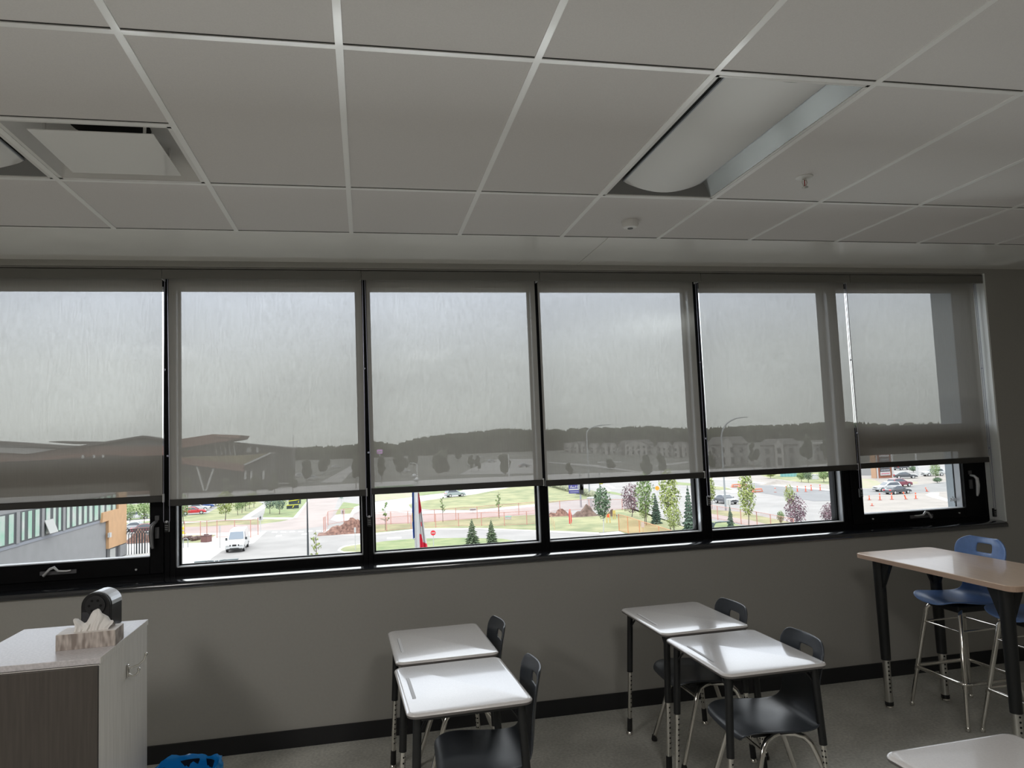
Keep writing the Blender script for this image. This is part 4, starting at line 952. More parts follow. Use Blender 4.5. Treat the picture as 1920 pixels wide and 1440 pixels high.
def pole(label, u, vb, vt, r=0.10, m=None, name='lamp_post', cat='lamp post', arm=None, twin=False, p=None, ztop=None):
    b = p if p is not None else G(u, vb); H = (vb - vt)/ppm(b) if ztop is None else ztop - b.z
    t = thing(name, label, cat, b); mb = MB(); mm = m or M_pole
    pts = [(0,0,0), (0,0,H)]
    if arm:
        dx = Vector((arm[0], 0, 0)); dz = arm[1]; pts = [(0,0,0), (0,0,H-dz)] + [(arm[0]*(1-math.cos(PI/2*q/6)), 0, H-dz + dz*math.sin(PI/2*q/6)) for q in range(1, 7)]
    mb.tube(pts, [r*1.3] + [r*0.9]*(len(pts)-2) + [r*0.6], 8); mb.build('pole', mm, t, smooth=True)
    if arm: MB().cbox((arm[0]*1.12, 0, H), (abs(arm[0])*0.3, 0.25, 0.12)).build('lamp_head', mm, t, bevel=0.03)
    if twin:
        w = twin
        for sg in (-1, 1):
            a = MB(); a.tube([(0,0,H-0.25*w), (sg*0.16*w, 0, H-0.02*w), (sg*0.36*w, 0, H), (sg*0.50*w, 0, H-0.015*w)], [0.05*w, 0.04*w, 0.035*w, 0.03*w], 8); ao = a.build('arm', mm, t, smooth=True)
            l_ = MB(); l_.cbox((sg*0.74*w, 0, H+0.0), (0.52*w, 0.20*w, 0.055*w)); l_.build('lamp_head', mm, ao, bevel=0.02*w)
    return t

def fence(label, pts, h, group=None, net=True, m=None, n_mid=0, netm=None):
    P = [G(u, v) for u, v in pts]; o = P[0]
    t = thing('construction_fence', label, 'fence', o, 0, group); mm = m or M_fencep
    for p in P:
        q = p - o; a = MB(); a.tube([q, q + Vector((0,0,h))], 0.055, 6); po_ = a.build('post', mm, t, smooth=True)
    rl = MB()
    for a, b in zip(P[:-1], P[1:]):
        a, b = a-o, b-o
        rl.tube([a + Vector((0,0,h-0.03)), b + Vector((0,0,h-0.03))], 0.03, 5); rl.tube([a + Vector((0,0,0.12)), b + Vector((0,0,0.12))], 0.025, 5)
    rl.build('rails', mm, t)
    nb = MB()
    for a, b in zip(P[:-1], P[1:]): a, b = a-o, b-o; nb.quad(a + Vector((0,0,0.12)), b + Vector((0,0,0.12)), b + Vector((0,0,h-0.05)), a + Vector((0,0,h-0.05)))
    nb.build('mesh_panel', netm or M_net, t)
    return t
def net_mat(name, col, op):
    m = bpy.data.materials.new(name); m.use_nodes = True; nt = m.node_tree; nt.nodes.remove(nt.nodes['Principled BSDF'])
    tr = nt.nodes.new('ShaderNodeBsdfTransparent'); df = nt.nodes.new('ShaderNodeBsdfDiffuse'); df.inputs[0].default_value = (*col, 1); mx = nt.nodes.new('ShaderNodeMixShader'); mx.inputs[0].default_value = op
    nt.links.new(tr.outputs[0], mx.inputs[1]); nt.links.new(df.outputs[0], mx.inputs[2]); nt.links.new(mx.outputs[0], nt.nodes['Material Output'].inputs[0]); return m
M_net = net_mat('fence_netting', (0.50, 0.22, 0.20), 0.16)
M_net2 = net_mat('fence_netting_orange', (0.55, 0.26, 0.12), 0.30)

def mound(label, u, vb, hwp, hp, m, depth=0.6, name='dirt_mound', seed=1, peaks=None):
    p = G(u, vb); k = ppm(p); R = hwp/k; H = hp/k; rnd = random.Random(seed); n, r_ = 56, 16; p = p + CR[2]*Vector((1,1,0))*(R*depth*0.6) if False else p + Vector((0, R*depth*0.7, 0))
    vs = []; fs = []; ph = [rnd.uniform(0,6) for _ in range(8)]; pk = peaks or [(0, 1.0, 0.75)]
    def hgt(x, y):
        z = 0
        for c, a, w_ in pk: z = max(z, a*math.exp(-((x-c)/w_)**2*1.6 - (y*1.0)**2*1.6))
        z = max(0, (z - 0.13)/0.87)
        return z*(1 + 0.10*math.sin(9*x+ph[0])*math.sin(7*y+ph[1]) + 0.07*math.sin(21*x+ph[2]+5*y) + 0.05*rnd.uniform(-1,1))
    for i in range(n+1):
        for j in range(r_+1):
            x, y = -1.15 + 2.3*i/n, -1.15 + 2.3*j/r_; vs.append((x*R, y*R*depth, H*hgt(x, y) + 0.02))
    for i in range(n):
        for j in range(r_): fs.append((i*(r_+1)+j, (i+1)*(r_+1)+j, (i+1)*(r_+1)+j+1, i*(r_+1)+j+1))
    o = MB().add(vs, fs).build(name, m, smooth=True, angle=3); o.location = p; tag(o, label, 'mound'); return o

def sign(label, u, vb, vc, wp, hp, m, name='road_sign', face=None, round_=False, post=M_polew, pr=0.05):
    p = G(u, vb); k = ppm(p); zc = (vb - vc)/k; w, h = wp/k/2, hp/k/2
    az = math.atan2(CC.y - p.y, CC.x - p.x) + PI/2
    t = thing(name, label, 'sign', p, az)           # local -y looks to the room
    mb = MB(); mb.tube([(0,0.06,0), (0,0.06,zc+h*0.8)], pr, 6); mb.build('post', post, t)
    mb = MB()
    if round_: mb.prism([(w*math.cos(2*PI*i/24), -0.03, zc + h*math.sin(2*PI*i/24)) for i in range(24)], (0, 0.05, 0))
    else: mb.prism([(-w,-0.03,zc-h), (w,-0.03,zc-h), (w,-0.03,zc+h), (-w,-0.03,zc+h)], (0, 0.05, 0))
    pl_ = mb.build('sign_panel', m, t)
    if face:
        for nm, fm, shapes in face:
            mb = MB()
            for poly_ in shapes: mb.prism([(x*w, -0.045, zc + z*h) for x, z in poly_], (0, -0.012, 0))
            mb.build(nm, fm, pl_)
    return t
PERSON = [[(-.12,.62),(.12,.62),(.16,.42),(-.04,.40)][::-1], [(-.18,.36),(.18,.36),(.14,-.10),(-.16,-.10)], [(-.16,-.10),(0,-.10),(-.22,-.75),(-.40,-.70)], [(0,-.10),(.14,-.10),(.40,-.68),(.24,-.75)], [(.16,.34),(.42,.0),(.34,-.06),(.14,.2)], [(-.18,.34),(-.44,.0),(-.36,-.06),(-.16,.2)]]

# ---- vehicles
vehicle('white van with dark windscreen parked beside the concrete apron', 0, 0, hd(462,1025,451.5,1036), (0.46,0.46,0.46), 'van', 'cargo_van', 'van', base=G(446,1030))
vehicle('red car parked at the near end of the row beyond the lawn', 363, 964.5, 0.15, (0.42,0.015,0.03), group='cars in the parking row')
vehicle('white car parked between the red and the blue car', 371, 957.5, 0.15, (0.44,0.44,0.45), group='cars in the parking row')
vehicle('blue car parked behind the red and white ones', 380, 953.5, 0.15, (0.03,0.07,0.22), group='cars in the parking row')
vehicle('pale grey car farthest along the parking row', 394, 949.5, 0.15, (0.30,0.32,0.34), group='cars in the parking row')
vehicle('white car seen past the tan end of the wing, higher up by the tree', 256, 974, 0.4, (0.42,0.42,0.43))
vehicle('silver car behind the dirt heap next to the tan end of the wing', 258, 995.5, 0.1, (0.34,0.35,0.37))
vehicle('dark red car behind the dirt heap beside the silver car', 277, 999, 0.2, (0.14,0.03,0.035))
vehicle('silver blue hatchback driving on the white curving road', 853, 931.5, 0.20, (0.26,0.30,0.32), 'suv', name='hatchback_car', s=0.95)
vehicle('dark grey car waiting behind the lamp post and white sign', 1361, 944, hd(1350,944,1376,947), (0.075,0.08,0.095), 'sedan')
vehicle('white estate car with dark windows facing left by the orange markers', 1664, 921, PI-0.1, (0.42,0.43,0.44), 'suv')
vehicle('black sedan with red tail lights in front of the white estate car', 1683, 926, 0.12, (0.045,0.05,0.06), 'sedan')
vehicle('dark red estate car half hidden behind the white one', 1687, 913, 0.1, (0.16,0.03,0.05), 'suv')
vehicle('black sedan beside the tall shop sign', 1698, 897, -0.55, (0.05,0.055,0.065), 'sedan')
vehicle('white estate car beside the small tree at the grey fin', 1750, 892.5, PI-0.2, (0.40,0.41,0.41), 'suv')
vehicle('dark pickup-like car behind the tall shop sign', 1690, 881, 0.3, (0.06,0.065,0.075), 'suv')
for u, v, c, l in [(923,867,(0.20,0.20,0.2),'grey car seen dimly through the blind in the far parking lot'), (905,860,(0.22,0.21,0.2),'pale car dimly seen near the white commercial hall'), (983,876,(0.16,0.16,0.17),'dark car dimly seen beside the lone lamp post'),
                   (564,895,(0.30,0.30,0.3),'pale car dimly seen behind the dark trees by the exit road'), (588,900,(0.30,0.30,0.3),'pale car dimly seen in front of the dark trees by the exit road'), (630,878,(0.26,0.26,0.26),'pale car dimly seen far up the exit road'), (758,886,(0.3,0.3,0.3),'pale car dimly seen left of the big round tree')]:
    vehicle(l, u, v, 0.2, c, 'suv')

# ---- trees and shrubs
for l, u, vb, vt, hw_, kd, mm in [
    ('leafy tree beside the tan end of the building wing', 243, 987, 940, 11, 'dec', M_leaf), ('leafy tree over the parked cars at the right of the first pane', 270, 985, 930, 15, 'dec', M_leaf),
    ('thin tree at the left edge of the second pane, in front of the red car', 344.5, 983, 926, 12, 'dec', M_leaf), ('yellow green tree standing on the lawn left of the row of trees', 422.5, 976, 920, 18, 'dec', M_leafy),
    ('first tree of the row along the path, next to the yellow green tree', 446, 966, 930, 7, 'dec', M_leaf), ('second tree of the row along the path', 453.5, 962, 928, 7, 'dec', M_leaf), ('third tree of the row along the path', 460.5, 958, 926, 7, 'dec', M_leaf),
    ('fourth tree of the row along the path', 468, 954, 924, 7, 'dec', M_leafy), ('fifth tree of the row along the path, farthest away', 476, 951, 922, 7, 'dec', M_leafy),
    ('blue green bushy tree left of the black and yellow signs', 506, 963, 924, 12, 'dec', M_spr), ('blue green bushy tree close beside the black and yellow signs', 524, 964, 926, 13, 'dec', M_spr),
    ('small spindly tree right of the thin black lamp post', 593.5, 1075, 996, 15, 'sparse', M_leafy),
    ('spindly young tree left of the blue flag', 722.7, 994, 941, 11, 'sparse', M_leaf), ('spindly young tree right of the flags, below the hatchback', 830.5, 979, 930, 8, 'sparse', M_leaf), ('spindly young tree in front of the big lawn by the teal cover', 936, 972, 921, 9, 'sparse', M_leaf),
    ('left one of the two green pines on the flag lawn, wider', 886, 1023, 974, 17, 'spruce', mat('needles_green', (0.075,0.115,0.06), 0.85, col2=(0.15,0.19,0.11), scale=1.5)), ('right one of the two green pines on the flag lawn, slimmer', 922, 1021, 975, 14, 'spruce', MATS['needles_green']),
    ('dark green cone-shaped tree on a pale staked trunk by the mounds', 1131.5, 998, 911, 17, 'conic', None),
    ('purple leaved tree left of the bright green trees', 1185, 969, 904, 18, 'purple', None), ('bright green tree right of the purple tree', 1212, 985, 886, 18, 'dec', M_leaf), ('tall bright green tree in the middle of the grove', 1258, 998, 880, 19, 'dec', M_leafy),
    ('small spruce standing between the two bright green trees', 1231, 982, 926, 13, 'spruce', None), ('low yellow green tree in front of the tall bright green one', 1265, 1003, 946, 16, 'dec', M_leafy), ('low pale green tree in front of the purple tree', 1209, 982, 938, 11, 'dec', M_leafy),
    ('blue green spruce at the right edge of the fourth pane', 1294, 1003, 911, 16, 'spruce', None),
    ('slim yellow green tree right of the dark grey car', 1404, 992, 884, 16, 'dec', M_leafy), ('slim green tree behind the purple shrub', 1482, 958, 908, 10, 'dec', M_leafy), ('purple leaved tree in the middle of the fifth pane', 1494, 994, 926, 20, 'purple', None),
    ('purple leaved shrub at the right end of the fifth pane', 1556, 988, 943, 16, 'purple', None), ('small blue spruce under the white sign', 1371, 995, 948, 9, 'spruce', None), ('small green cone-shaped tree left of the purple tree', 1465, 989, 957, 7, 'conic', M_leaf),
    ('sliver of green tree at the left edge of the fifth pane', 1335, 954, 893, 8, 'dec', M_leafy),
    ('green bush beside the teal container', 1503, 904, 882, 9, 'dec', M_leaf), ('green bush left of the white box beyond the road works', 1516, 905, 880, 9, 'dec', M_leafd), ('green bush right of the white box beyond the road works', 1545, 904, 880, 10, 'dec', M_leaf), ('green bush above the orange barrier at the pane edge', 1562, 905, 882, 9, 'dec', M_leafd), ('round green bush left of the teal container', 1445, 897, 882, 10, 'dec', M_leafy),
    ('small pale green tree beside the grey fin in the last pane', 1755, 900, 866, 10, 'dec', M_leaf), ('dark bush at the pale pole in the last pane', 1713, 886, 874, 8, 'dec', M_leafd), ('low green bush below the white estate car', 1758, 906, 895, 8, 'dec', M_leafd), ('bush in front of the grey block left of the shop sign', 1632, 887, 874, 6, 'dec', M_leafd)]:
    tree(l, u, vb, vt, hw_, kd, mm, stake=('staked' in l))
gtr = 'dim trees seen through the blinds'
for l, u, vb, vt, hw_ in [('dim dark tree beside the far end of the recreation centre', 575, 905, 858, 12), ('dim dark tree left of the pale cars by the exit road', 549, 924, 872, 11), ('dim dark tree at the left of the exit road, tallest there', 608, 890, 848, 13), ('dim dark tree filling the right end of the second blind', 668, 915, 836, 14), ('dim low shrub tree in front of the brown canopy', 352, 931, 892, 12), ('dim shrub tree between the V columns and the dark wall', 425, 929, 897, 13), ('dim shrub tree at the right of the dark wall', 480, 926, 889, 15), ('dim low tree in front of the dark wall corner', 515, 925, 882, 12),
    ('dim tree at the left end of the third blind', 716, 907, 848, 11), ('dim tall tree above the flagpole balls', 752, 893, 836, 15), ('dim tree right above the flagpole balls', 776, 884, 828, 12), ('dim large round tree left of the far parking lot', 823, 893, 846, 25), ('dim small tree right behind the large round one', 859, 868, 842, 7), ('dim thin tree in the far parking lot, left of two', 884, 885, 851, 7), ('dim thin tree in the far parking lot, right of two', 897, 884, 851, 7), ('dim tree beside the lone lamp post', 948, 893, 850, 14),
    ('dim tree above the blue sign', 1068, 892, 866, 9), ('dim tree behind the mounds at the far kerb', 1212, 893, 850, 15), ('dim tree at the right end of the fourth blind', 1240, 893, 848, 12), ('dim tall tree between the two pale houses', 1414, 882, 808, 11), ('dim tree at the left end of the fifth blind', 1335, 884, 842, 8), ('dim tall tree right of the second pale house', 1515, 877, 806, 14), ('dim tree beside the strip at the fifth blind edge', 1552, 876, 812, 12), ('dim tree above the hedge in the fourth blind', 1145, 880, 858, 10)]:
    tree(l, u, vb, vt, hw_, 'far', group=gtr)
# clipped hedge strip
hp = [cD(60,300), cD(500,420), cD(1010,545)]
hg_ = MB(); rnd = random.Random(3)
for i in range(70):
    f = i/69; a, b = (hp[0], hp[1]) if f < 0.5 else (hp[1], hp[2]); ff = (f*2) % 1 if f < 1 else 1; p = G(a[0]+(b[0]-a[0])*ff, a[1]+(b[1]-a[1])*ff); k = ppm(p); random.seed(i); hg_.ball((p.x, p.y, GZ + 4.5/k), 6.5/k, 8, 6, 0.18, (1.2, 1.2, 1.0))
tag(hg_.build('hedge', M_hedge), 'long grey green hedge along the far side of the lawn', 'hedge')
h2 = MB()
for i in range(26):
    p = G(*c3(90 + 350*i/25, 790 - 20*i/25)); random.seed(i); h2.ball((p.x, p.y, GZ+0.5), 1.2, 8, 5, 0.25, (1.3,1.3,0.9))
tag(h2.build('hedge', M_leafd), 'low shrubs along the pinkish bed behind the flags', 'hedge')
# small dark shrubs on the grass patch near the brown bin
for i, (x, y) in enumerate([(190,958),(262,950),(340,966),(415,950)]):
    p = G(*cB(x, y)); random.seed(i); o = MB().ball((0,0,0.25), 0.42, 9, 6, 0.2, (1.1,1.0,0.8)).build('low_shrub', mat('low_shrub_dark', (0.05,0.03,0.03), 0.9, col2=(0.14,0.09,0.08), scale=3)); o.location = p
    tag(o, 'low dark shrub on the grass patch beside the brown bin', 'shrub', 'low dark shrubs by the bin')

# ---- mounds
mound('red brown mulch heap behind the orange fence beside the exit road', 645, 1001, 42, 26, M_mulch, 0.55, 'mulch_mound', 2, [(0.35, 1.0, 0.85), (-0.35, 0.6, 0.6)])
mound('brown dirt heap behind the red banner, tallest of the heaps', 1103, 968, 30, 20, M_dirt, 0.5, 'dirt_mound', 3, [(0.05, 1.0, 0.6), (-0.5, 0.55, 0.5)])
mound('low reddish dirt heap left of the red banner', 1050, 968, 24, 13, M_mulch, 0.5, 'dirt_mound', 4, [(0.2, 1.0, 0.7), (-0.5, 0.6, 0.6)])
mound('low dirt heap right of the staked tree at the yellow barricades', 1149, 968, 13, 12, M_dirt, 0.6, 'dirt_mound', 5)
mound('dirt heap in front of the silver car beside the bicycle rack', 258, 1018, 32, 24, M_mulch, 0.5, 'dirt_mound', 6)
mound('low heap of earth along the road works in the fifth pane', 1465, 908, 36, 7, M_beige, 0.4, 'dirt_mound', 7, [(0, 1.0, 0.9)])

# ---- fences
fg = 'orange construction fences outside'
fence('orange fence panels behind the white van', [(346,1010),(376,1010),(388,1009),(407,1008.5),(440,1008),(470,1008),(484,1003)], 2.4, fg)
fence('red orange fence around the mulch heap', [(607,998),(610,997),(615,985),(645,979),(678,977)], 2.1, fg)
fence('rear orange fence along the pinkish road behind the flags', [(700,985),(733,983),(765,982),(815,979),(855,976),(895,973),(935,969),(973,966),(1006,963)], 1.9, fg)
fence('front orange fence at the road edge behind the two pines', [(702,998),(725,996),(771,992),(817,989),(860,987),(903,986),(946,986),(988,984),(1012,982)], 1.9, fg)
fence('thin dark fence at the far road edge behind the mounds', [(1020,962),(1050,958.5),(1105,956),(1167,956),(1190,955)], 1.7, fg)
fence('orange wooden-looking fence running to the building under the trees', [(1161,995.5),(1178,1001),(1200,1010),(1237,1024),(1283,1042)], 2.1, fg, netm=M_net2, m=mat('fence_orange_wood', (0.45,0.21,0.10), 0.7))
fence('orange fence along the sidewalk in front of the purple trees', [(1326,972),(1346,975),(1390,983),(1420,988.5),(1446,994.5),(1490,1005)], 1.9, fg)

# ---- flagpoles and flags
M_flagb = mat('flag_blue', (0.01, 0.065, 0.30), 0.7); M_flagr = mat('flag_red', (0.50, 0.006, 0.03), 0.7); M_flagw = mat('flag_white', (0.44, 0.43, 0.43), 0.7); M_flagy = mat('flag_gold', (0.40, 0.26, 0.04), 0.7)
def flagpole(label, u, vtop, dep):
    d = sight(u, vtop); t_ = dep / CR[2].dot(d); top = CC + d*t_; b = Vector((top.x, top.y, GZ)); H = top.z - GZ
    t = thing('flagpole', label, 'flagpole', b, group='pair of white flagpoles')
    MB().tube([(0,0,0), (0,0,H-0.2)], [0.13, 0.075], 12).build('pole', M_whitep, t, smooth=True)
    MB().ball((0,0,H-0.02), 0.16, 14, 10).build('finial_ball', mat('finial_grey', (0.30,0.30,0.31), 0.3), t, smooth=True)
    return b, H, t
DP = 52.0
b1, H1, f1 = flagpole('white flagpole carrying the blue flag', 776.5, 892, DP)
b2, H2, f2 = flagpole('white flagpole carrying the red and white flag', 781.5, 899, DP-1.0)
def limp(label, b, ztop, zbot, prof, mats_, pick, name, seed, x0, sgn):
    """cloth hanging folded beside its pole; prof: half depth of the fold bundle by height"""
    n, w = 40, 30; vs = []; fs = []
    for i in range(n+1):
        f = i/n; z = ztop + (zbot-ztop)*f; wd_ = prof(f)
        for j in range(w+1):
            g = j/w; vs.append((sgn*(x0 + wd_*g), 0.13*math.sin(g*17 + 2.0*f + seed)*(0.4+0.6*g), z - 0.25*g*math.sin(f*2)))
    mb = MB()
    for i in range(n):
        for j in range(w):
            mb.cur = pick((i+.5)/n, (j+.5)/w); mb.add([], []); mb.f.append((i*(w+1)+j, (i+1)*(w+1)+j, (i+1)*(w+1)+j+1, i*(w+1)+j+1)); mb.mi.append(mb.cur)
    mb.v = vs; o = mb.build(name, mats_, smooth=True, angle=3); o.location = b; tag(o, label, 'flag'); return o
def zof(b, v): k = ppm(Vector((b.x, b.y, -4))); return None
def zpix(b, v):
    lo, hi = -12.0, 3.0
    for _ in range(50):
        m_ = (lo+hi)/2; q = Vector((b.x, b.y, m_)) - CC; vv = 720 + F_PX*CR[1].dot(q)/CR[2].dot(q)
        if vv > v: lo = m_
        else: hi = m_
    return (lo+hi)/2 - GZ
kf = ppm(Vector((b1.x, b1.y, -3)))
limp('blue flag with a gold patch hanging limp on the left pole', b1, zpix(b1, 917), zpix(b1, 1005), lambda f: (5.6 - 2.2*abs(f-0.55))/kf, [M_flagb, M_flagy], lambda f, g: 1 if (0.44 < f < 0.62 and g > 0.72) else 0, 'blue_flag', 0.5, -0.01*0+0.02, -1)
limp('red and white flag with part of a red leaf hanging limp on the right pole', b2, zpix(b2, 922), zpix(b2, 1030), lambda f: (2.5 + 14.5*f)/kf, [M_flagr, M_flagw],
     lambda f, g: (0 if (f < 0.30 + 0.10*(1-g) and f > 0.02) or (f > 0.74 - 0.06*g and g < 0.35+0.8*(f-0.68)) or (f > 0.86) or (0.50 < f < 0.58 and 0.42 < g < 0.60) else 1), 'red_white_flag', 1.3, 0.02, 1)

# ---- signs, posts, small street furniture
sign('round no-entry sign on a thin pole beside the flags', 813, 1027.5, 999.5, 9.6, 9.6, M_red, round_=True, face=[('white_bar', M_whitep, [[(-.72,-.16),(.72,-.16),(.72,.16),(-.72,.16)]])])
sign('white pedestrian crossing sign beyond the van', 488.5, 998.5, 971, 9, 10, M_whitep, face=[('walking_figure', M_blackp, PERSON)])
sign('white pedestrian crossing sign above the mulch heap', 643, 976, 960, 7.5, 9, M_whitep, face=[('walking_figure', M_blackp, PERSON)])
sign('white sign with a round ring at the top of the exit road', 640.5, 947, 931.5, 8, 9, M_whitep, face=[('ring', mat('ring_green', (0.03,0.12,0.10), 0.5), [[(.6*math.cos(a), .6*math.sin(a)), (.6*math.cos(a+.4), .6*math.sin(a+.4)), (.42*math.cos(a+.4), .42*math.sin(a+.4)), (.42*math.cos(a), .42*math.sin(a))] for a in [q*PI/8 for q in range(16)]])])
sign('white marker post on the kerbed grass island', 666.5, 1032, 994, 3.6, 9, M_whitep)
sign('tall thin white post beside the orange fence left of the van', 412.5, 1027, 991, 2.4, 9, M_whitep)
sign('small white board at the foot of the big lawn', 887, 962, 955.5, 13, 4.5, M_whitep, face=[('dark_lettering', M_poled, [[(-.8,-.3),(.8,-.3),(.8,.3),(-.8,.3)]])])
sign('blue and white shop billboard on the lawn behind the mounds', 1079, 931, 917, 24, 16.5, mat('sign_indigo', (0.045,0.04,0.20), 0.5), name='billboard_sign',
     face=[('white_band', M_whitep, [[(-.95,-.22),(.75,-.22),(.75,.05),(-.95,.05)]]), ('white_script', M_whitep, [[(-.8,.25),(-.7,.25),(-.5,.8),(-.6,.8)], [(-.55,.25),(-.35,.25),(-.35,.5),(-.55,.5)], [(-.28,.25),(-.1,.25),(-.1,.5),(-.28,.5)], [(.0,.25),(.08,.25),(.2,.75),(.1,.75)], [(.25,.35),(.55,.45),(.55,.6),(.25,.5)]]), ('small_print', mat('sign_print_pale', (0.25,0.25,0.33), 0.5), [[(-.8,-.7),(.5,-.7),(.5,-.55),(-.8,-.55)]])])
sign('orange diamond sign on a pole between the bright green trees', 1233.5, 938, 915.5, 8, 8, mat('sign_amber', (0.55,0.26,0.02), 0.5), round_=True)
sign('white sign box on a pole under the dark grey car', 1367, 962, 941.5, 8.5, 9.5, M_whitep, face=[('grey_line', M_pole, [[(-.08,-.8),(.08,-.8),(.08,.8),(-.08,.8)]])])
sign('white estate sign leaning by the orange fence under the trees', 1206, 1000, 984, 6, 10, M_whitep, post=M_stake)
ls = sign('black and yellow board lying on the roadside lawn, upper one', 553, 951, 941, 22, 9, mat('board_black', (0.02,0.03,0.035), 0.5), name='lawn_sign', face=[('yellow_stripes', mat('board_yellow', (0.52,0.50,0.02), 0.5), [[(-1,.3),(.2,.55),(.95,.9),(.9,1.1),(.1,.85),(-1,.6)], [(.5,-.5),(.6,-.5),(.7,.3),(.6,.3)]])])
sign('black and yellow board lying on the roadside lawn, lower one', 549, 955, 950, 22, 7.5, MATS['board_black'], name='lawn_sign', face=[('yellow_stripes', MATS['board_yellow'], [[(-1,.6),(.95,.75),(.95,1.05),(-1,.95)], [(-.1,-.5),(.05,-.5),(.25,.5),(.1,.5)]])])
sign('pale grey board above the black and yellow boards', 543, 950, 935, 11, 9, M_polew, name='lawn_sign')
# red banner, stakes, barricades
p = G(1070, 985); k = ppm(p); t = thing('red_banner', 'upright red feather banner on the grass in front of the heaps', 'banner', p)
MB().prism([(-2.6/k,0,3/k), (1.6/k,0,3/k), (3.0/k,0,8/k), (2.2/k,0,22/k), (0.8/k,0,30/k), (-0.8/k,0,30/k), (-2.6/k,0,25/k)], (0, 0.06, 0)).build('banner_cloth', mat('banner_red', (0.55,0.05,0.06), 0.6), t)
MB().tube([(0.2/k,0,0), (0,0,29/k)], 0.05, 6).build('pole', M_stake, t)
for i, (x, y) in enumerate([(205,1160),(175,1100),(140,1060)]):
    p = G(*cD(x, y)); o = MB().tube([(0,0,0), (0.02,0,1.1)], 0.06, 5).build('wooden_stake', M_stake); o.location = p; tag(o, 'thin wooden stake in the grass at the left of the fourth pane', 'stake', 'wooden survey stakes')
for i, (x0, x1, yb_, l) in enumerate([(1215,1275,1035,'orange and yellow barricade beside the staked tree'), (1340,1375,960,'yellow barricade at the end of the low heap')]):
    a, b = G(*cD(x0, yb_)), G(*cD(x1, yb_)); t = thing('barricade', l, 'barricade', a)
    for q in (Vector((0,0,0)), b-a): MB().tube([q, q + Vector((0,0,1.25))], 0.07, 6).build('leg', mat('barricade_yellow', (0.50,0.38,0.12), 0.6), t)
    d_ = b-a; MB().prism([Vector((0,0,0.75)), d_ + Vector((0,0,0.75)), d_ + Vector((0,0,1.25)), Vector((0,0,1.25))], (0, 0.05, 0)).build('board', M_orange if i == 0 else MATS['barricade_yellow'], t)
def plainbox(name, label, cat, u0, u1, vb, vt, m, dep=1.5, top=None, extra=None):
    a, b = G(u0, vb), G(u1, vb); k = ppm((a+b)/2); h = (vb-vt)/k; t = thing(name, label, cat, (a+b)/2, math.atan2((b-a).y, (b-a).x)); w = (b-a).length/2
    MB().box(-w, w, 0, dep, 0, h).build('body', m, t, bevel=0.03)
    MB().box(-w-0.05, w+0.05, -0.05, dep+0.05, h, h+0.07).build('lid', top or m, t, bevel=0.01)
    if extra: extra(t, w, h)
    return t
plainbox('utility_cabinet', 'large white utility cabinet in front of the blue billboard', 'utility box', 1101, 1121, 950, 934, M_whitep, 1.6, extra=lambda t, w, h: MB().box(-0.3*w, -0.18*w, -0.03, 0, 0.05*h, 0.97*h).build('door_seam', M_pole, t))
plainbox('utility_cover', 'low teal and white utility cover by the rear fence', 'utility box', 947, 956.5, 974, 969, M_whitep, 0.6, mat('teal', (0.10,0.36,0.26), 0.6), extra=lambda t, w, h: None)
plainbox('shipping_container', 'teal container beyond the road works', 'container', 1463, 1489, 894, 883, mat('container_teal', (0.13,0.30,0.30), 0.6), 3.0, mat('container_top', (0.2,0.36,0.36), 0.6), extra=lambda t, w, h: [MB().box(x*w-0.1, x*w+0.1, -0.06, 0, 0, h).build('rib', MATS['container_top'], t) for x in (-.9,-.45,0,.45,.9)])
plainbox('electric_box', 'white electric box on the verge beyond the road works', 'utility box', 1522.5, 1533, 899, 890.5, M_whitep, 1.2)
plainbox('waste_container', 'brown square litter bin on the kerb by the orange fence', 'litter bin', 376, 388, 1017, 1005.5, mat('bin_brown', (0.15,0.07,0.065), 0.6), 1.0, mat('bin_lid', (0.10,0.05,0.05), 0.6), extra=lambda t, w, h: MB().box(-0.25, 0.25, 0.3, 0.7, h+0.05, h+0.22).build('cap', MATS['bin_lid'], t, bevel=0.04))
p = G(342.6, 1001); t = thing('barrier_post', 'yellow barrier post at the left edge of the second pane', 'barrier', p)
MB().lathe([(0.42, 0.0), (0.42, 0.1), (0.28, 0.15), (0.24, 0.95), (0.12, 1.05)], n=16).build('drum', mat('barrier_yellow', (0.50,0.42,0.03), 0.6), t, smooth=True); MB().lathe([(0.29, 0.45), (0.29, 0.60)], n=16).build('band', M_whitep, t)
p = G(344.5, 1027); t = thing('hoop_bollard', 'grey hoop bollard on the white apron', 'bollard', p)
MB().tube([(-0.05,0,0), (-0.05,0,0.9), (0.02,0,1.1), (0.25,0,1.15), (0.45,0,1.05), (0.5,0,0.9), (0.5,0,0)], 0.05, 8).build('hoop', M_pole, t, smooth=True)
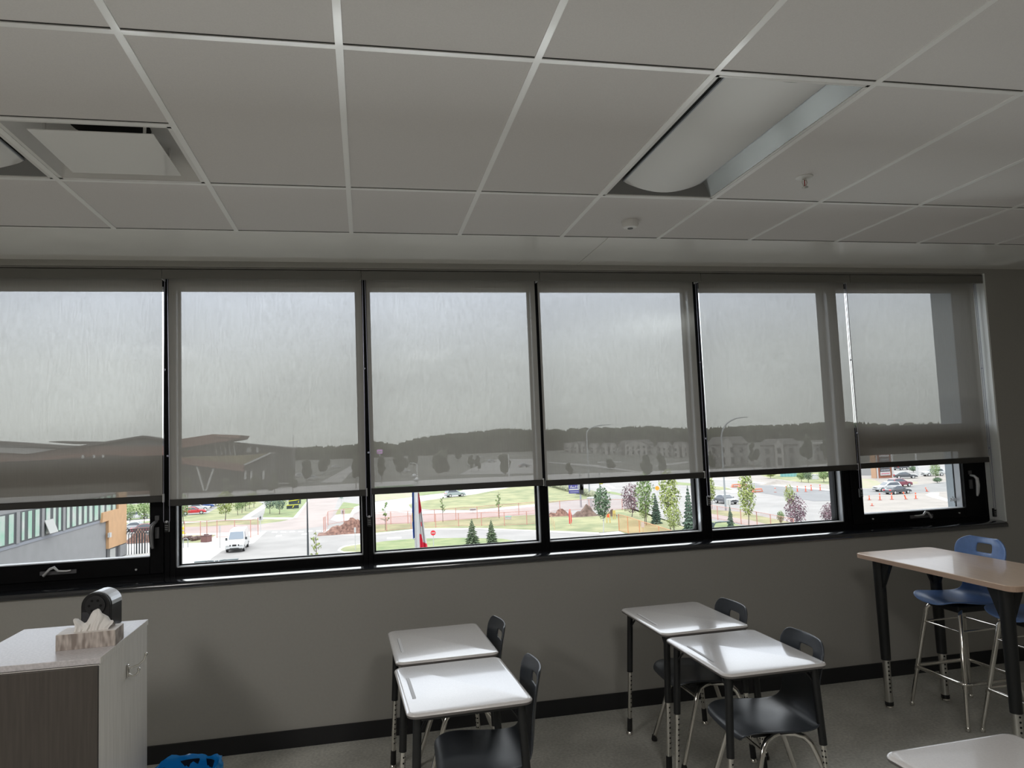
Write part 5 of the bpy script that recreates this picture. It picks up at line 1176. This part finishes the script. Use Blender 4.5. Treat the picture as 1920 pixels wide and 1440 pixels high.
# delineators and cones
def marker(label, u, vb, hp_, lean=0.0, group='orange road markers in the last pane', name='road_marker', white=False):
    p = G(u, vb); k = ppm(p); h = hp_/k; t = thing(name, label, 'road marker', p, 0, group)
    MB().lathe([(0.30, 0), (0.30, 0.05), (0.12, 0.12), (0.05, 0.14)], n=12).build('base', mat('marker_base', (0.20,0.06,0.05), 0.7), t)
    MB().tube([(0,0,0.05), (lean*h,0,h)], 0.095, 10).build('post', M_orange if not white else M_whitep, t, smooth=True)
    MB().tube([(lean*h*0.62,0,h*0.62), (lean*h*0.76,0,h*0.76)], 0.105, 10).build('reflective_band', M_whitep if not white else M_orange, t, smooth=True)
for i, (x, y, h_, ln, l) in enumerate([(322,938,8.5,0,'orange road marker in front of the white estate car, first on the left'), (535,940,13,0,'orange road marker in front of the black sedan boot'), (772,928,13,0,'orange road marker below the black sedan rear wheel'), (1055,922,14,-0.35,'leaning orange road marker below the black sedan front wheel'), (1252,914,12,0,'orange road marker right of the black sedan'), (1478,768,8,-0.4,'leaning orange road marker far to the right of the black sedan'), (375,1055,5,0,'orange road marker nearest to the sash')]):
    marker(l, *c6(x, y), h_, ln)
for x, y, l in [(1005,935,'orange and white road post left behind the slim green tree'), (1125,935,'orange and white road post right behind the purple tree'), (1275,922,'orange and white road post in the middle of the fresh lane'), (1372,920,'orange and white road post right of the middle one'), (885,940,'pale road post standing alone on the fresh lane'), (1545,1035,'orange cone at the right edge of the fifth pane'), (1215,935,'thin orange road post behind the fresh lane')]:
    marker(l, *c5(x, y), 11, 0, 'road works posts in the fifth pane', white=('pale' in l))
for x, y, l in [(470,885,'orange barrier lying at the median, left'), (545,890,'orange barrier lying at the median, right'), (700,938,'orange barrier flat on the lane edge')]:
    p = G(*c5(x, y)); t = thing('orange_barrier', l, 'barrier', p, 0.1, 'orange barriers on the median'); MB().prism([(-1.2,0,0), (1.2,0,0), (0.9,0,0.7), (-0.9,0,0.7)], (0, 0.5, 0)).build('barrier_body', mat('barrier_orange', (0.46,0.16,0.10), 0.6), t, bevel=0.05); MB().box(-0.8, 0.8, -0.02, 0.0, 0.25, 0.45).build('stripe', M_whitep, t)
# traffic signals
def signal(label, u, vb, vt, heads):
    t = pole(label, u, vb, vt, 0.14, M_pole, 'traffic_signal', 'traffic light'); k = ppm(G(u, vb)); H = (vb-vt)/k
    for dx, vv, m in heads:
        z = (vb - vv)/k; MB().cbox((dx/k, -0.15, z), (0.7, 0.4, 1.3)).build('signal_head', m, t, bevel=0.05)
    return t
signal('grey signal pole rising from behind the largest dirt heap', 1089.5, 951, 880, [(1.8, 912, M_blackp), (-1.0, 910, M_pole), (1.5, 919, M_blackp)])
signal('signal pole with a yellow head above the staked tree', 1125.5, 927, 880, [(2.0, 902, mat('signal_yellow', (0.45,0.42,0.05), 0.5))])
# lamp posts
pole('thin black lamp post with two arms in the second pane', 578.5, 1090, 930, 0.085, M_poled, twin=1.05)
def near_lamp(label, u, v, dep, w):
    d = sight(u, v); q = CC + d*(dep/CR[2].dot(d)); return pole(label, 0, 0, 0, 0.10, mat('lamp_dark_teal', (0.055,0.075,0.08), 0.5), p=Vector((q.x, q.y, GZ)), ztop=q.z, twin=w)
near_lamp('lamp with two dark arms peeping over the sill of the second pane', 406, 1051, 28, 0.80)
near_lamp('lamp arm peeping over the sill of the fifth pane', 1336, 979.5, 33, 0.85)
pole('tall lamp post with an arched arm left of the purple tree', 1105.5, 931, 798, 0.13, M_pole, arm=(4.0, 1.6))
pole('tall lamp post with an arched arm above the dark grey car', 1361, 957, 784, 0.12, M_pole, arm=(3.6, 3.0))
pole('pale pole in the last pane beside the dark bush', 1720, 891, 845, 0.22, M_polew, name='street_pole', cat='pole')
pole('dim lamp post right above the flagpole balls', 783, 915, 868, 0.10, M_polew, arm=(-1.5, 0.5)); pole('lone dim lamp post in the far parking lot', 955, 895, 852, 0.16, M_polew)
pole('dim thin mast at the end of the recreation centre', 551, 905, 815, 0.14, M_polew, name='radio_mast', cat='mast')
pole('dim tall pole in the middle of the fourth blind', 1330, 935, 862, 0.12, M_polew, name='street_pole', cat='pole')

# ---- shop pylon sign
a, b = G(1638, 896.5), G(1682, 896); k = ppm((a+b)/2); py_ = thing('pylon_sign', 'tall brick red shop pylon sign with dark and white name boards', 'sign', (a+b)/2, 0.05); w = (b-a).length/2; Hh = 62/k
def pb(x0, x1, z0, z1, y, name, m): return MB().box(x0*w, x1*w, y, y+1.5 if y > -0.1 else y+0.12, z0*Hh, z1*Hh).build(name, m, py_)
pb(-0.80, 0.80, 0, 1, 0, 'brick_body', mat('pylon_brick', (0.24,0.085,0.05), 0.8, noise=0.1, scale=2)); pb(-1.0, -0.80, 0, 1, 0.05, 'side_pillar', mat('pylon_tan', (0.36,0.22,0.14), 0.8)); pb(-0.92, -0.80, -0.0, 0.97, -0.15, 'white_stripe', M_whitep); pb(0.78, 1.0, 0.05, 1, -0.15, 'white_stripe', M_whitep)
for z0, z1, m in [(0.08,0.19,'w'),(0.20,0.28,'d'),(0.29,0.37,'d'),(0.38,0.46,'w'),(0.48,0.62,'d'),(0.64,0.80,'w'),(0.82,0.94,'d')]:
    bd_ = pb(-0.56, 0.56, z0, z1, -0.18, 'name_board', M_whitep if m == 'w' else mat('pylon_dark', (0.07,0.075,0.085), 0.5))
    tx = MB(); zm, hh = (z0+z1)/2*Hh, (z1-z0)*Hh*0.22
    for q in range(8):
        x = (-0.46 + 0.12*q)*w; tx.box(x, x + 0.08*w, -0.21, -0.19, zm-hh*(0.6+0.4*(q % 3 == 0)), zm+hh*(0.6+0.4*(q % 2)))
    tx.build('lettering', mat('pylon_pink', (0.45,0.12,0.16), 0.5) if m == 'w' else mat('pylon_grey', (0.28,0.28,0.3), 0.5), bd_)
plainbox('storage_shed', 'low grey block left of the shop sign', 'shed', 1612, 1638, 891, 874, mat('shed_grey', (0.24,0.24,0.24), 0.8), 4, M_whitep)

# ---- recreation centre
rc = thing('recreation_center', 'dim large recreation centre with brown folded roofs and V-shaped columns', 'building', (0, 0, GZ))
def rp(px_, y, dep, name, m, par=rc):
    o = Vector((0,0,GZ)); return MB().prism([FY(u, v, y) - o for u, v in px_], (0, dep, 0)).build(name, m, par)
YR = 225.0
rp([(335,905),(335,839),(398,829),(440,829),(440,905)], YR+14, 10, 'upper_glass_hall', M_recdark)
rp([(332,825),(340,823),(398.6,814),(451,816),(447,823),(428,826.5),(340,840),(332,841)], YR+6, 18, 'folded_roof', M_roofb)
rp([(398.6,814.6),(451,816.4),(447,822),(402,818)], YR+5.6, 0.4, 'roof_soffit', mat('rec_soffit', (0.17,0.095,0.07), 0.7))
for q in range(5): rp([(402+8.5*q,828),(404+8.5*q,828),(407.5+8.5*q,853),(405.5+8.5*q,853)], YR+13, 0.6, 'mullion', M_recwhite)
rp([(432,905),(432,831),(547,841),(547,905)], YR+20, 12, 'right_wing_wall', M_recdark)
rp([(424,829.5),(437,829),(549,839.5),(549,842.5),(436,832.5),(424,832)], YR+19, 14, 'right_wing_roof', mat('rec_grey_roof', (0.06,0.06,0.058), 0.7))
for u0, u1 in [(437,445),(462,471),(480,485)]: rp([(u0,836),(u1,837),(u1,849),(u0,848)], YR+19.5, 0.5, 'window', M_recwhite)
rp([(330,858),(345,857),(470,853.5),(506,848),(458,871),(340,860)], YR, 12, 'planted_roof', M_greenroof)
rp([(330,858),(340,858.6),(457,871),(457,884.5),(339,869.5),(330,868)], YR-1, 3, 'canopy_fascia', M_roofb)
rp([(457,871),(506,848.5),(508,850),(508,912),(457,915)], YR+1, 12, 'corner_wall', M_recdark)
rp([(457,870.5),(506,848),(507,851),(458,873.5)], YR-0.5, 1, 'parapet', M_recwhite)
rp([(330,869),(339,869.5),(457,884.5),(457,918),(330,922)], YR+6, 4, 'recessed_wall', M_recdark)
for a_, b_ in [((369,874.6),(382.0,920)), ((400,878.5),(386,920))]: rp([(a_[0]-1.8,a_[1]), (a_[0]+1.8,a_[1]+0.4), (b_[0]+1.6,b_[1]), (b_[0]-1.6,b_[1])], YR-0.5, 1.5, 'slanted_column', M_recwhite)
for u0 in (458, 469, 492): rp([(u0,884),(u0+4,882),(u0+4,898),(u0,899)], YR+0.4, 0.5, 'window', M_recwhite)
rp([(-60,930),(-60,846),(0,848.5),(47,851),(118,841.5),(165,836),(332,836),(332,930)], YR+10, 10, 'long_wall', mat('rec_brown_wall', (0.13,0.075,0.06), 0.7, noise=0.08, scale=0.1))
rp([(-60,866),(0,862),(50,864),(118,853),(200,846),(332,850),(332,858),(200,853),(118,860),(50,869),(-60,872)], YR+8, 4, 'folded_fascia', M_roofb)
rp([(165,837),(267,819.5),(305,825),(340,831),(340,838)], YR+12, 4, 'gable_glass', M_recglass)
rp([(118,840.5),(165,833),(267,816.5),(305,822.5),(340,828),(340,831.5),(305,826),(267,820),(165,836.5),(118,843)], YR+9, 8, 'gable_roof', mat('rec_grey_roof2', (0.075,0.07,0.066), 0.7))
rp([(-60,841),(0,838),(118,840),(60,850),(47,851),(0,848.5),(-60,847)], YR+9, 4, 'white_clerestory', M_recwhite)
rp([(-60,826),(0,827),(118,835),(165,836),(118,840),(0,832),(-60,831)], YR+8, 6, 'left_roof_edge', MATS['rec_grey_roof2'])
rp([(-60,832),(0,832),(118,840),(118,842),(0,838.5),(-60,840)], YR+9, 4, 'left_clerestory', M_recglass)
rp([(92,828),(112,827),(190,828),(180,833),(140,833),(92,829)], YR+30, 6, 'rear_roof', MATS['rec_grey_roof'])
for u0 in (153, 174, 191): rp([(u0,853),(u0+4,853),(u0+4,862),(u0,862)], YR+7, 0.5, 'white_window', M_recwhite)

# ---- houses
def house(label, u, hw_, vb, ve, vr, wins, flat=False, gables=1, gf=0.62):
    p = G(u, vb); k = ppm(p); w, he, hr = hw_/k, (vb-ve)/k, (vb-vr)/k; dpt = 9.0
    az = math.atan2(CC.y - p.y, CC.x - p.x) + PI/2; t = thing('house', label, 'house', p, az, 'dim houses along the horizon')
    MB().box(-w, w, 0, dpt, 0, he).build('wall', M_house, t)
    if flat: MB().box(-w-0.4, w+0.4, -0.4, dpt+0.4, he, hr).build('roof', M_house, t)
    else:
        mb = MB(); mb.prism([(-w-0.5, -0.5, he), (-w+1.5 if w > 5 else -w*0.3, dpt/2, hr), (w-1.5 if w > 5 else w*0.3, dpt/2, hr), (w+0.5, -0.5, he)], (0, 0.1, 0)) if False else None
        rf = MB(); x_ = w*0.75; rf.add([(-w-.5,-.5,he), (w+.5,-.5,he), (w+.5,dpt+.5,he), (-w-.5,dpt+.5,he), (-x_,dpt/2,hr), (x_,dpt/2,hr)], [(0,1,5,4),(1,2,5),(2,3,4,5),(3,0,4),(3,2,1,0)]); rf.build('roof', M_houseroof, t)
        gw = w*gf/gables
        for g in range(gables):
            cx_ = (-1 + (2*g+1)/gables)*w*0.92
            MB().prism([(cx_-gw, -0.9, he*0.0), (cx_+gw, -0.9, 0), (cx_+gw, -0.9, he), (cx_, -0.9, he + (hr-he)*0.85), (cx_-gw, -0.9, he)], (0, 1.2, 0)).build('gable', mat('house_gable', (0.24,0.23,0.215), 0.8), t)
    for q in range(wins):
        x = (-1 + (2*q+1)/wins)*w*0.92
        for z in ((0.62, 0.86), (0.10, 0.42)): MB().box(x-0.30*w/wins, x+0.30*w/wins, -1.0, -0.88, he*z[0], he*z[1]).build('window', M_housewin, t)
for a_ in [('dim small house left of the tall lamp arch', 1068, 10, 849, 837, 830, 2, False, 1), ('dim twin-gabled house left of the tall lamp post', 1087, 13, 849, 836.5, 828, 3, False, 2), ('dim house right of the tall lamp post', 1115, 10, 850, 838, 831, 2, False, 1), ('dim house left of the long white row house', 1142, 15, 852, 838, 830.5, 3, False, 2),
          ('dim long white row house in the fourth blind', 1193, 33, 853.5, 834, 825, 6, False, 1), ('dim house right of the long white row house', 1246, 14, 856, 837, 829, 3, False, 1), ('dim house at the right end of the fourth blind', 1277, 15, 857, 838, 829, 3, False, 2),
          ('dim pale wide house behind the lamp arch in the fifth blind', 1366, 36, 874, 833, 819, 4, False, 1, 0.26), ('dim pale house with a big garage in the fifth blind', 1463, 34, 876, 834, 823, 3, False, 1, 0.22), ('dim small house right of the garage house', 1541, 12, 866, 834, 831, 2, True, 1),
          ('dim white flat commercial hall in the third blind', 926, 14, 843, 833.5, 831.5, 4, True, 1), ('dim white flat hall right of the first hall', 967, 15, 843, 835, 833, 4, True, 1)]:
    house(*a_)
# ---- tree line on the horizon
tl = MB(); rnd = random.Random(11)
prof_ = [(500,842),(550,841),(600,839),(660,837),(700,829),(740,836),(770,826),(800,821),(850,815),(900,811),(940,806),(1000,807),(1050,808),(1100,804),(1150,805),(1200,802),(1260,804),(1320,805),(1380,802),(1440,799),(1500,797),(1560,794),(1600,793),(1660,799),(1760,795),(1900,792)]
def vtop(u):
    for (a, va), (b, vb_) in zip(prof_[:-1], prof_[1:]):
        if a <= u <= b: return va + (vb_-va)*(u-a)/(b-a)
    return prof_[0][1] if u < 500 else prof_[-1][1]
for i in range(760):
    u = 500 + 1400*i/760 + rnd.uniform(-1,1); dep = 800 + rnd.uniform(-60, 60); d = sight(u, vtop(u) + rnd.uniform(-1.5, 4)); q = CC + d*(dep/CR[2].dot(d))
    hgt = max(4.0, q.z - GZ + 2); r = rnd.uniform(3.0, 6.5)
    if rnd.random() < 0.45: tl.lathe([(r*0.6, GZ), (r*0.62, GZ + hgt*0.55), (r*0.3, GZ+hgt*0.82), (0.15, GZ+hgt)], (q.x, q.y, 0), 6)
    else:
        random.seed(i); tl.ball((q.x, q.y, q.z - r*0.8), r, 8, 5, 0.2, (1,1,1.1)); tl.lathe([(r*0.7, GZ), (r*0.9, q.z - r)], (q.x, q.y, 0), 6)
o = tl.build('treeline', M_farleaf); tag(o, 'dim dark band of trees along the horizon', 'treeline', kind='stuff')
# pale streaks of far streets and lots seen dimly
for q in [[(1030,866),(1120,872),(1200,884),(1200,886.5),(1110,875),(1030,868)], [(600,905),(668,868),(676,868),(640,905)], [(860,890),(920,862),(1000,860),(1000,888),(920,889)], [(1120,866),(1165,865),(1165,867),(1120,868)], [(1230,872),(1290,865),(1290,868),(1230,875)]]:
    ground('road_far', q, mat('far_road', (0.14,0.135,0.13), 0.9))
p = FY(712, 847, 260); t = thing('shop_sign', 'dim pink glowing shop sign at the left of the third blind', 'sign', (p.x, p.y, GZ))
hz = p.z - GZ; MB().box(-1.0, 1.0, 0, 0.4, hz-0.75, hz+0.75).build('sign_panel', mat('sign_pink', (0.62,0.25,0.66), 0.5), t, bevel=0.1); MB().box(-0.7, 0.7, -0.03, 0, hz-0.2, hz+0.2).build('pale_band', M_whitep, t); MB().tube([(0,0.2,0), (0,0.2,hz-0.7)], 0.2, 8).build('post', M_pole, t)
SKY = 3.35; FILL = 42; UPL = 72; UPR = 62
# ------------------------------------------------------------------ light
wd = bpy.data.worlds.new('overcast_sky'); S.world = wd; wd.use_nodes = True
nt = wd.node_tree; bg = nt.nodes['Background']
tc = nt.nodes.new('ShaderNodeTexCoord'); sx = nt.nodes.new('ShaderNodeSeparateXYZ'); nt.links.new(tc.outputs['Generated'], sx.inputs[0])
rp = nt.nodes.new('ShaderNodeValToRGB'); nt.links.new(sx.outputs['Z'], rp.inputs[0])
e = rp.color_ramp.elements; e[0].position = 0.0; e[0].color = (0.44, 0.45, 0.44, 1); e[1].position = 0.65; e[1].color = (1.35, 1.35, 1.38, 1)
x_ = e.new(0.05); x_.color = (0.55, 0.565, 0.565, 1)
x_ = e.new(0.11); x_.color = (0.66, 0.68, 0.70, 1)
x_ = e.new(0.20); x_.color = (0.82, 0.86, 0.985, 1)
mp = nt.nodes.new('ShaderNodeMapping'); mp.inputs['Scale'].default_value = (1, 1, 3.2); nt.links.new(tc.outputs['Generated'], mp.inputs[0])
nz = nt.nodes.new('ShaderNodeTexNoise'); nz.inputs['Scale'].default_value = 2.6; nz.inputs['Detail'].default_value = 5; nt.links.new(mp.outputs[0], nz.inputs['Vector'])
mr = nt.nodes.new('ShaderNodeMapRange'); mr.inputs[1].default_value = 0.3; mr.inputs[2].default_value = 0.7; mr.inputs[3].default_value = 0.84; mr.inputs[4].default_value = 1.10; nt.links.new(nz.outputs[0], mr.inputs[0])
mm = nt.nodes.new('ShaderNodeMixRGB'); mm.blend_type = 'MULTIPLY'; mm.inputs[0].default_value = 1; nt.links.new(rp.outputs[0], mm.inputs[1]); nt.links.new(mr.outputs[0], mm.inputs[2])
ax = nt.nodes.new('ShaderNodeMapRange'); ax.inputs[1].default_value = -0.3; ax.inputs[2].default_value = 0.8; ax.inputs[3].default_value = 1.06; ax.inputs[4].default_value = 0.86; nt.links.new(sx.outputs['X'], ax.inputs[0])
m2 = nt.nodes.new('ShaderNodeMixRGB'); m2.blend_type = 'MULTIPLY'; m2.inputs[0].default_value = 1; nt.links.new(mm.outputs[0], m2.inputs[1]); nt.links.new(ax.outputs[0], m2.inputs[2])
nt.links.new(m2.outputs[0], bg.inputs[0]); bg.inputs[1].default_value = SKY
pl = bpy.data.lights.new('window_portal', 'AREA'); pl.shape = 'RECTANGLE'; pl.size = WX1-WX0; pl.size_y = 1.95; pl.cycles.is_portal = True
po = bpy.data.objects.new('window_portal', pl); COL.objects.link(po); po.location = ((WX0+WX1)/2, 0.33, 2.0); po.rotation_euler = (-PI/2, 0, 0)
# added fill lamps under the ceiling, out of view, brightening the whole room
for x, y, pw in [(-0.915, -3.83, FILL*1.15), (2.135, -4.44, FILL*0.85)]:
    l = bpy.data.lights.new('room_fill', 'AREA'); l.shape = 'RECTANGLE'; l.size = 0.55; l.size_y = 1.15; l.energy = pw; l.color = (1.0, 0.975, 0.94)
    o = bpy.data.objects.new('room_fill', l); COL.objects.link(o); o.location = (x, y, CH-0.02)
# added fill lamps outside, below the view, imitating ground bounce on the ceiling
for x, ysz, pw, ly, lz, ty in [(0.6, 3.6, UPL*1.35, 3.2, -0.35, -1.1), (4.3, 3.6, UPR*1.1, 3.2, -0.35, -1.1), (0.6, 3.6, UPL*1.35, 0.85, 0.10, -0.4), (4.3, 3.6, UPR*1.5, 0.85, 0.10, -0.4)]:
    l = bpy.data.lights.new('ceiling_fill', 'AREA'); l.shape = 'RECTANGLE'; l.size = ysz; l.size_y = 0.6; l.energy = pw; l.color = (0.98, 0.99, 1.0)
    o = bpy.data.objects.new('ceiling_fill', l); COL.objects.link(o); o.location = (x, ly, lz)
    d = Vector((x, ty, CH)) - Vector(o.location); o.rotation_euler = d.to_track_quat('-Z', 'Y').to_euler()
# added fill lamps outside, out of view, brightening the last window's white reveal
for pz_, tz in [(0.84, 1.36), (3.2, 2.2)]:
    l = bpy.data.lights.new('reveal_fill', 'AREA'); l.shape = 'SQUARE'; l.size = 0.2; l.energy = 30 if pz_ < 1 else 70; l.color = (0.93, 0.98, 1.0)
    o = bpy.data.objects.new('reveal_fill', l); COL.objects.link(o); o.location = (3.2, 0.63, pz_)
    d = Vector((6.05, 0.07, tz)) - Vector(o.location); o.rotation_euler = d.to_track_quat('-Z', 'Y').to_euler()
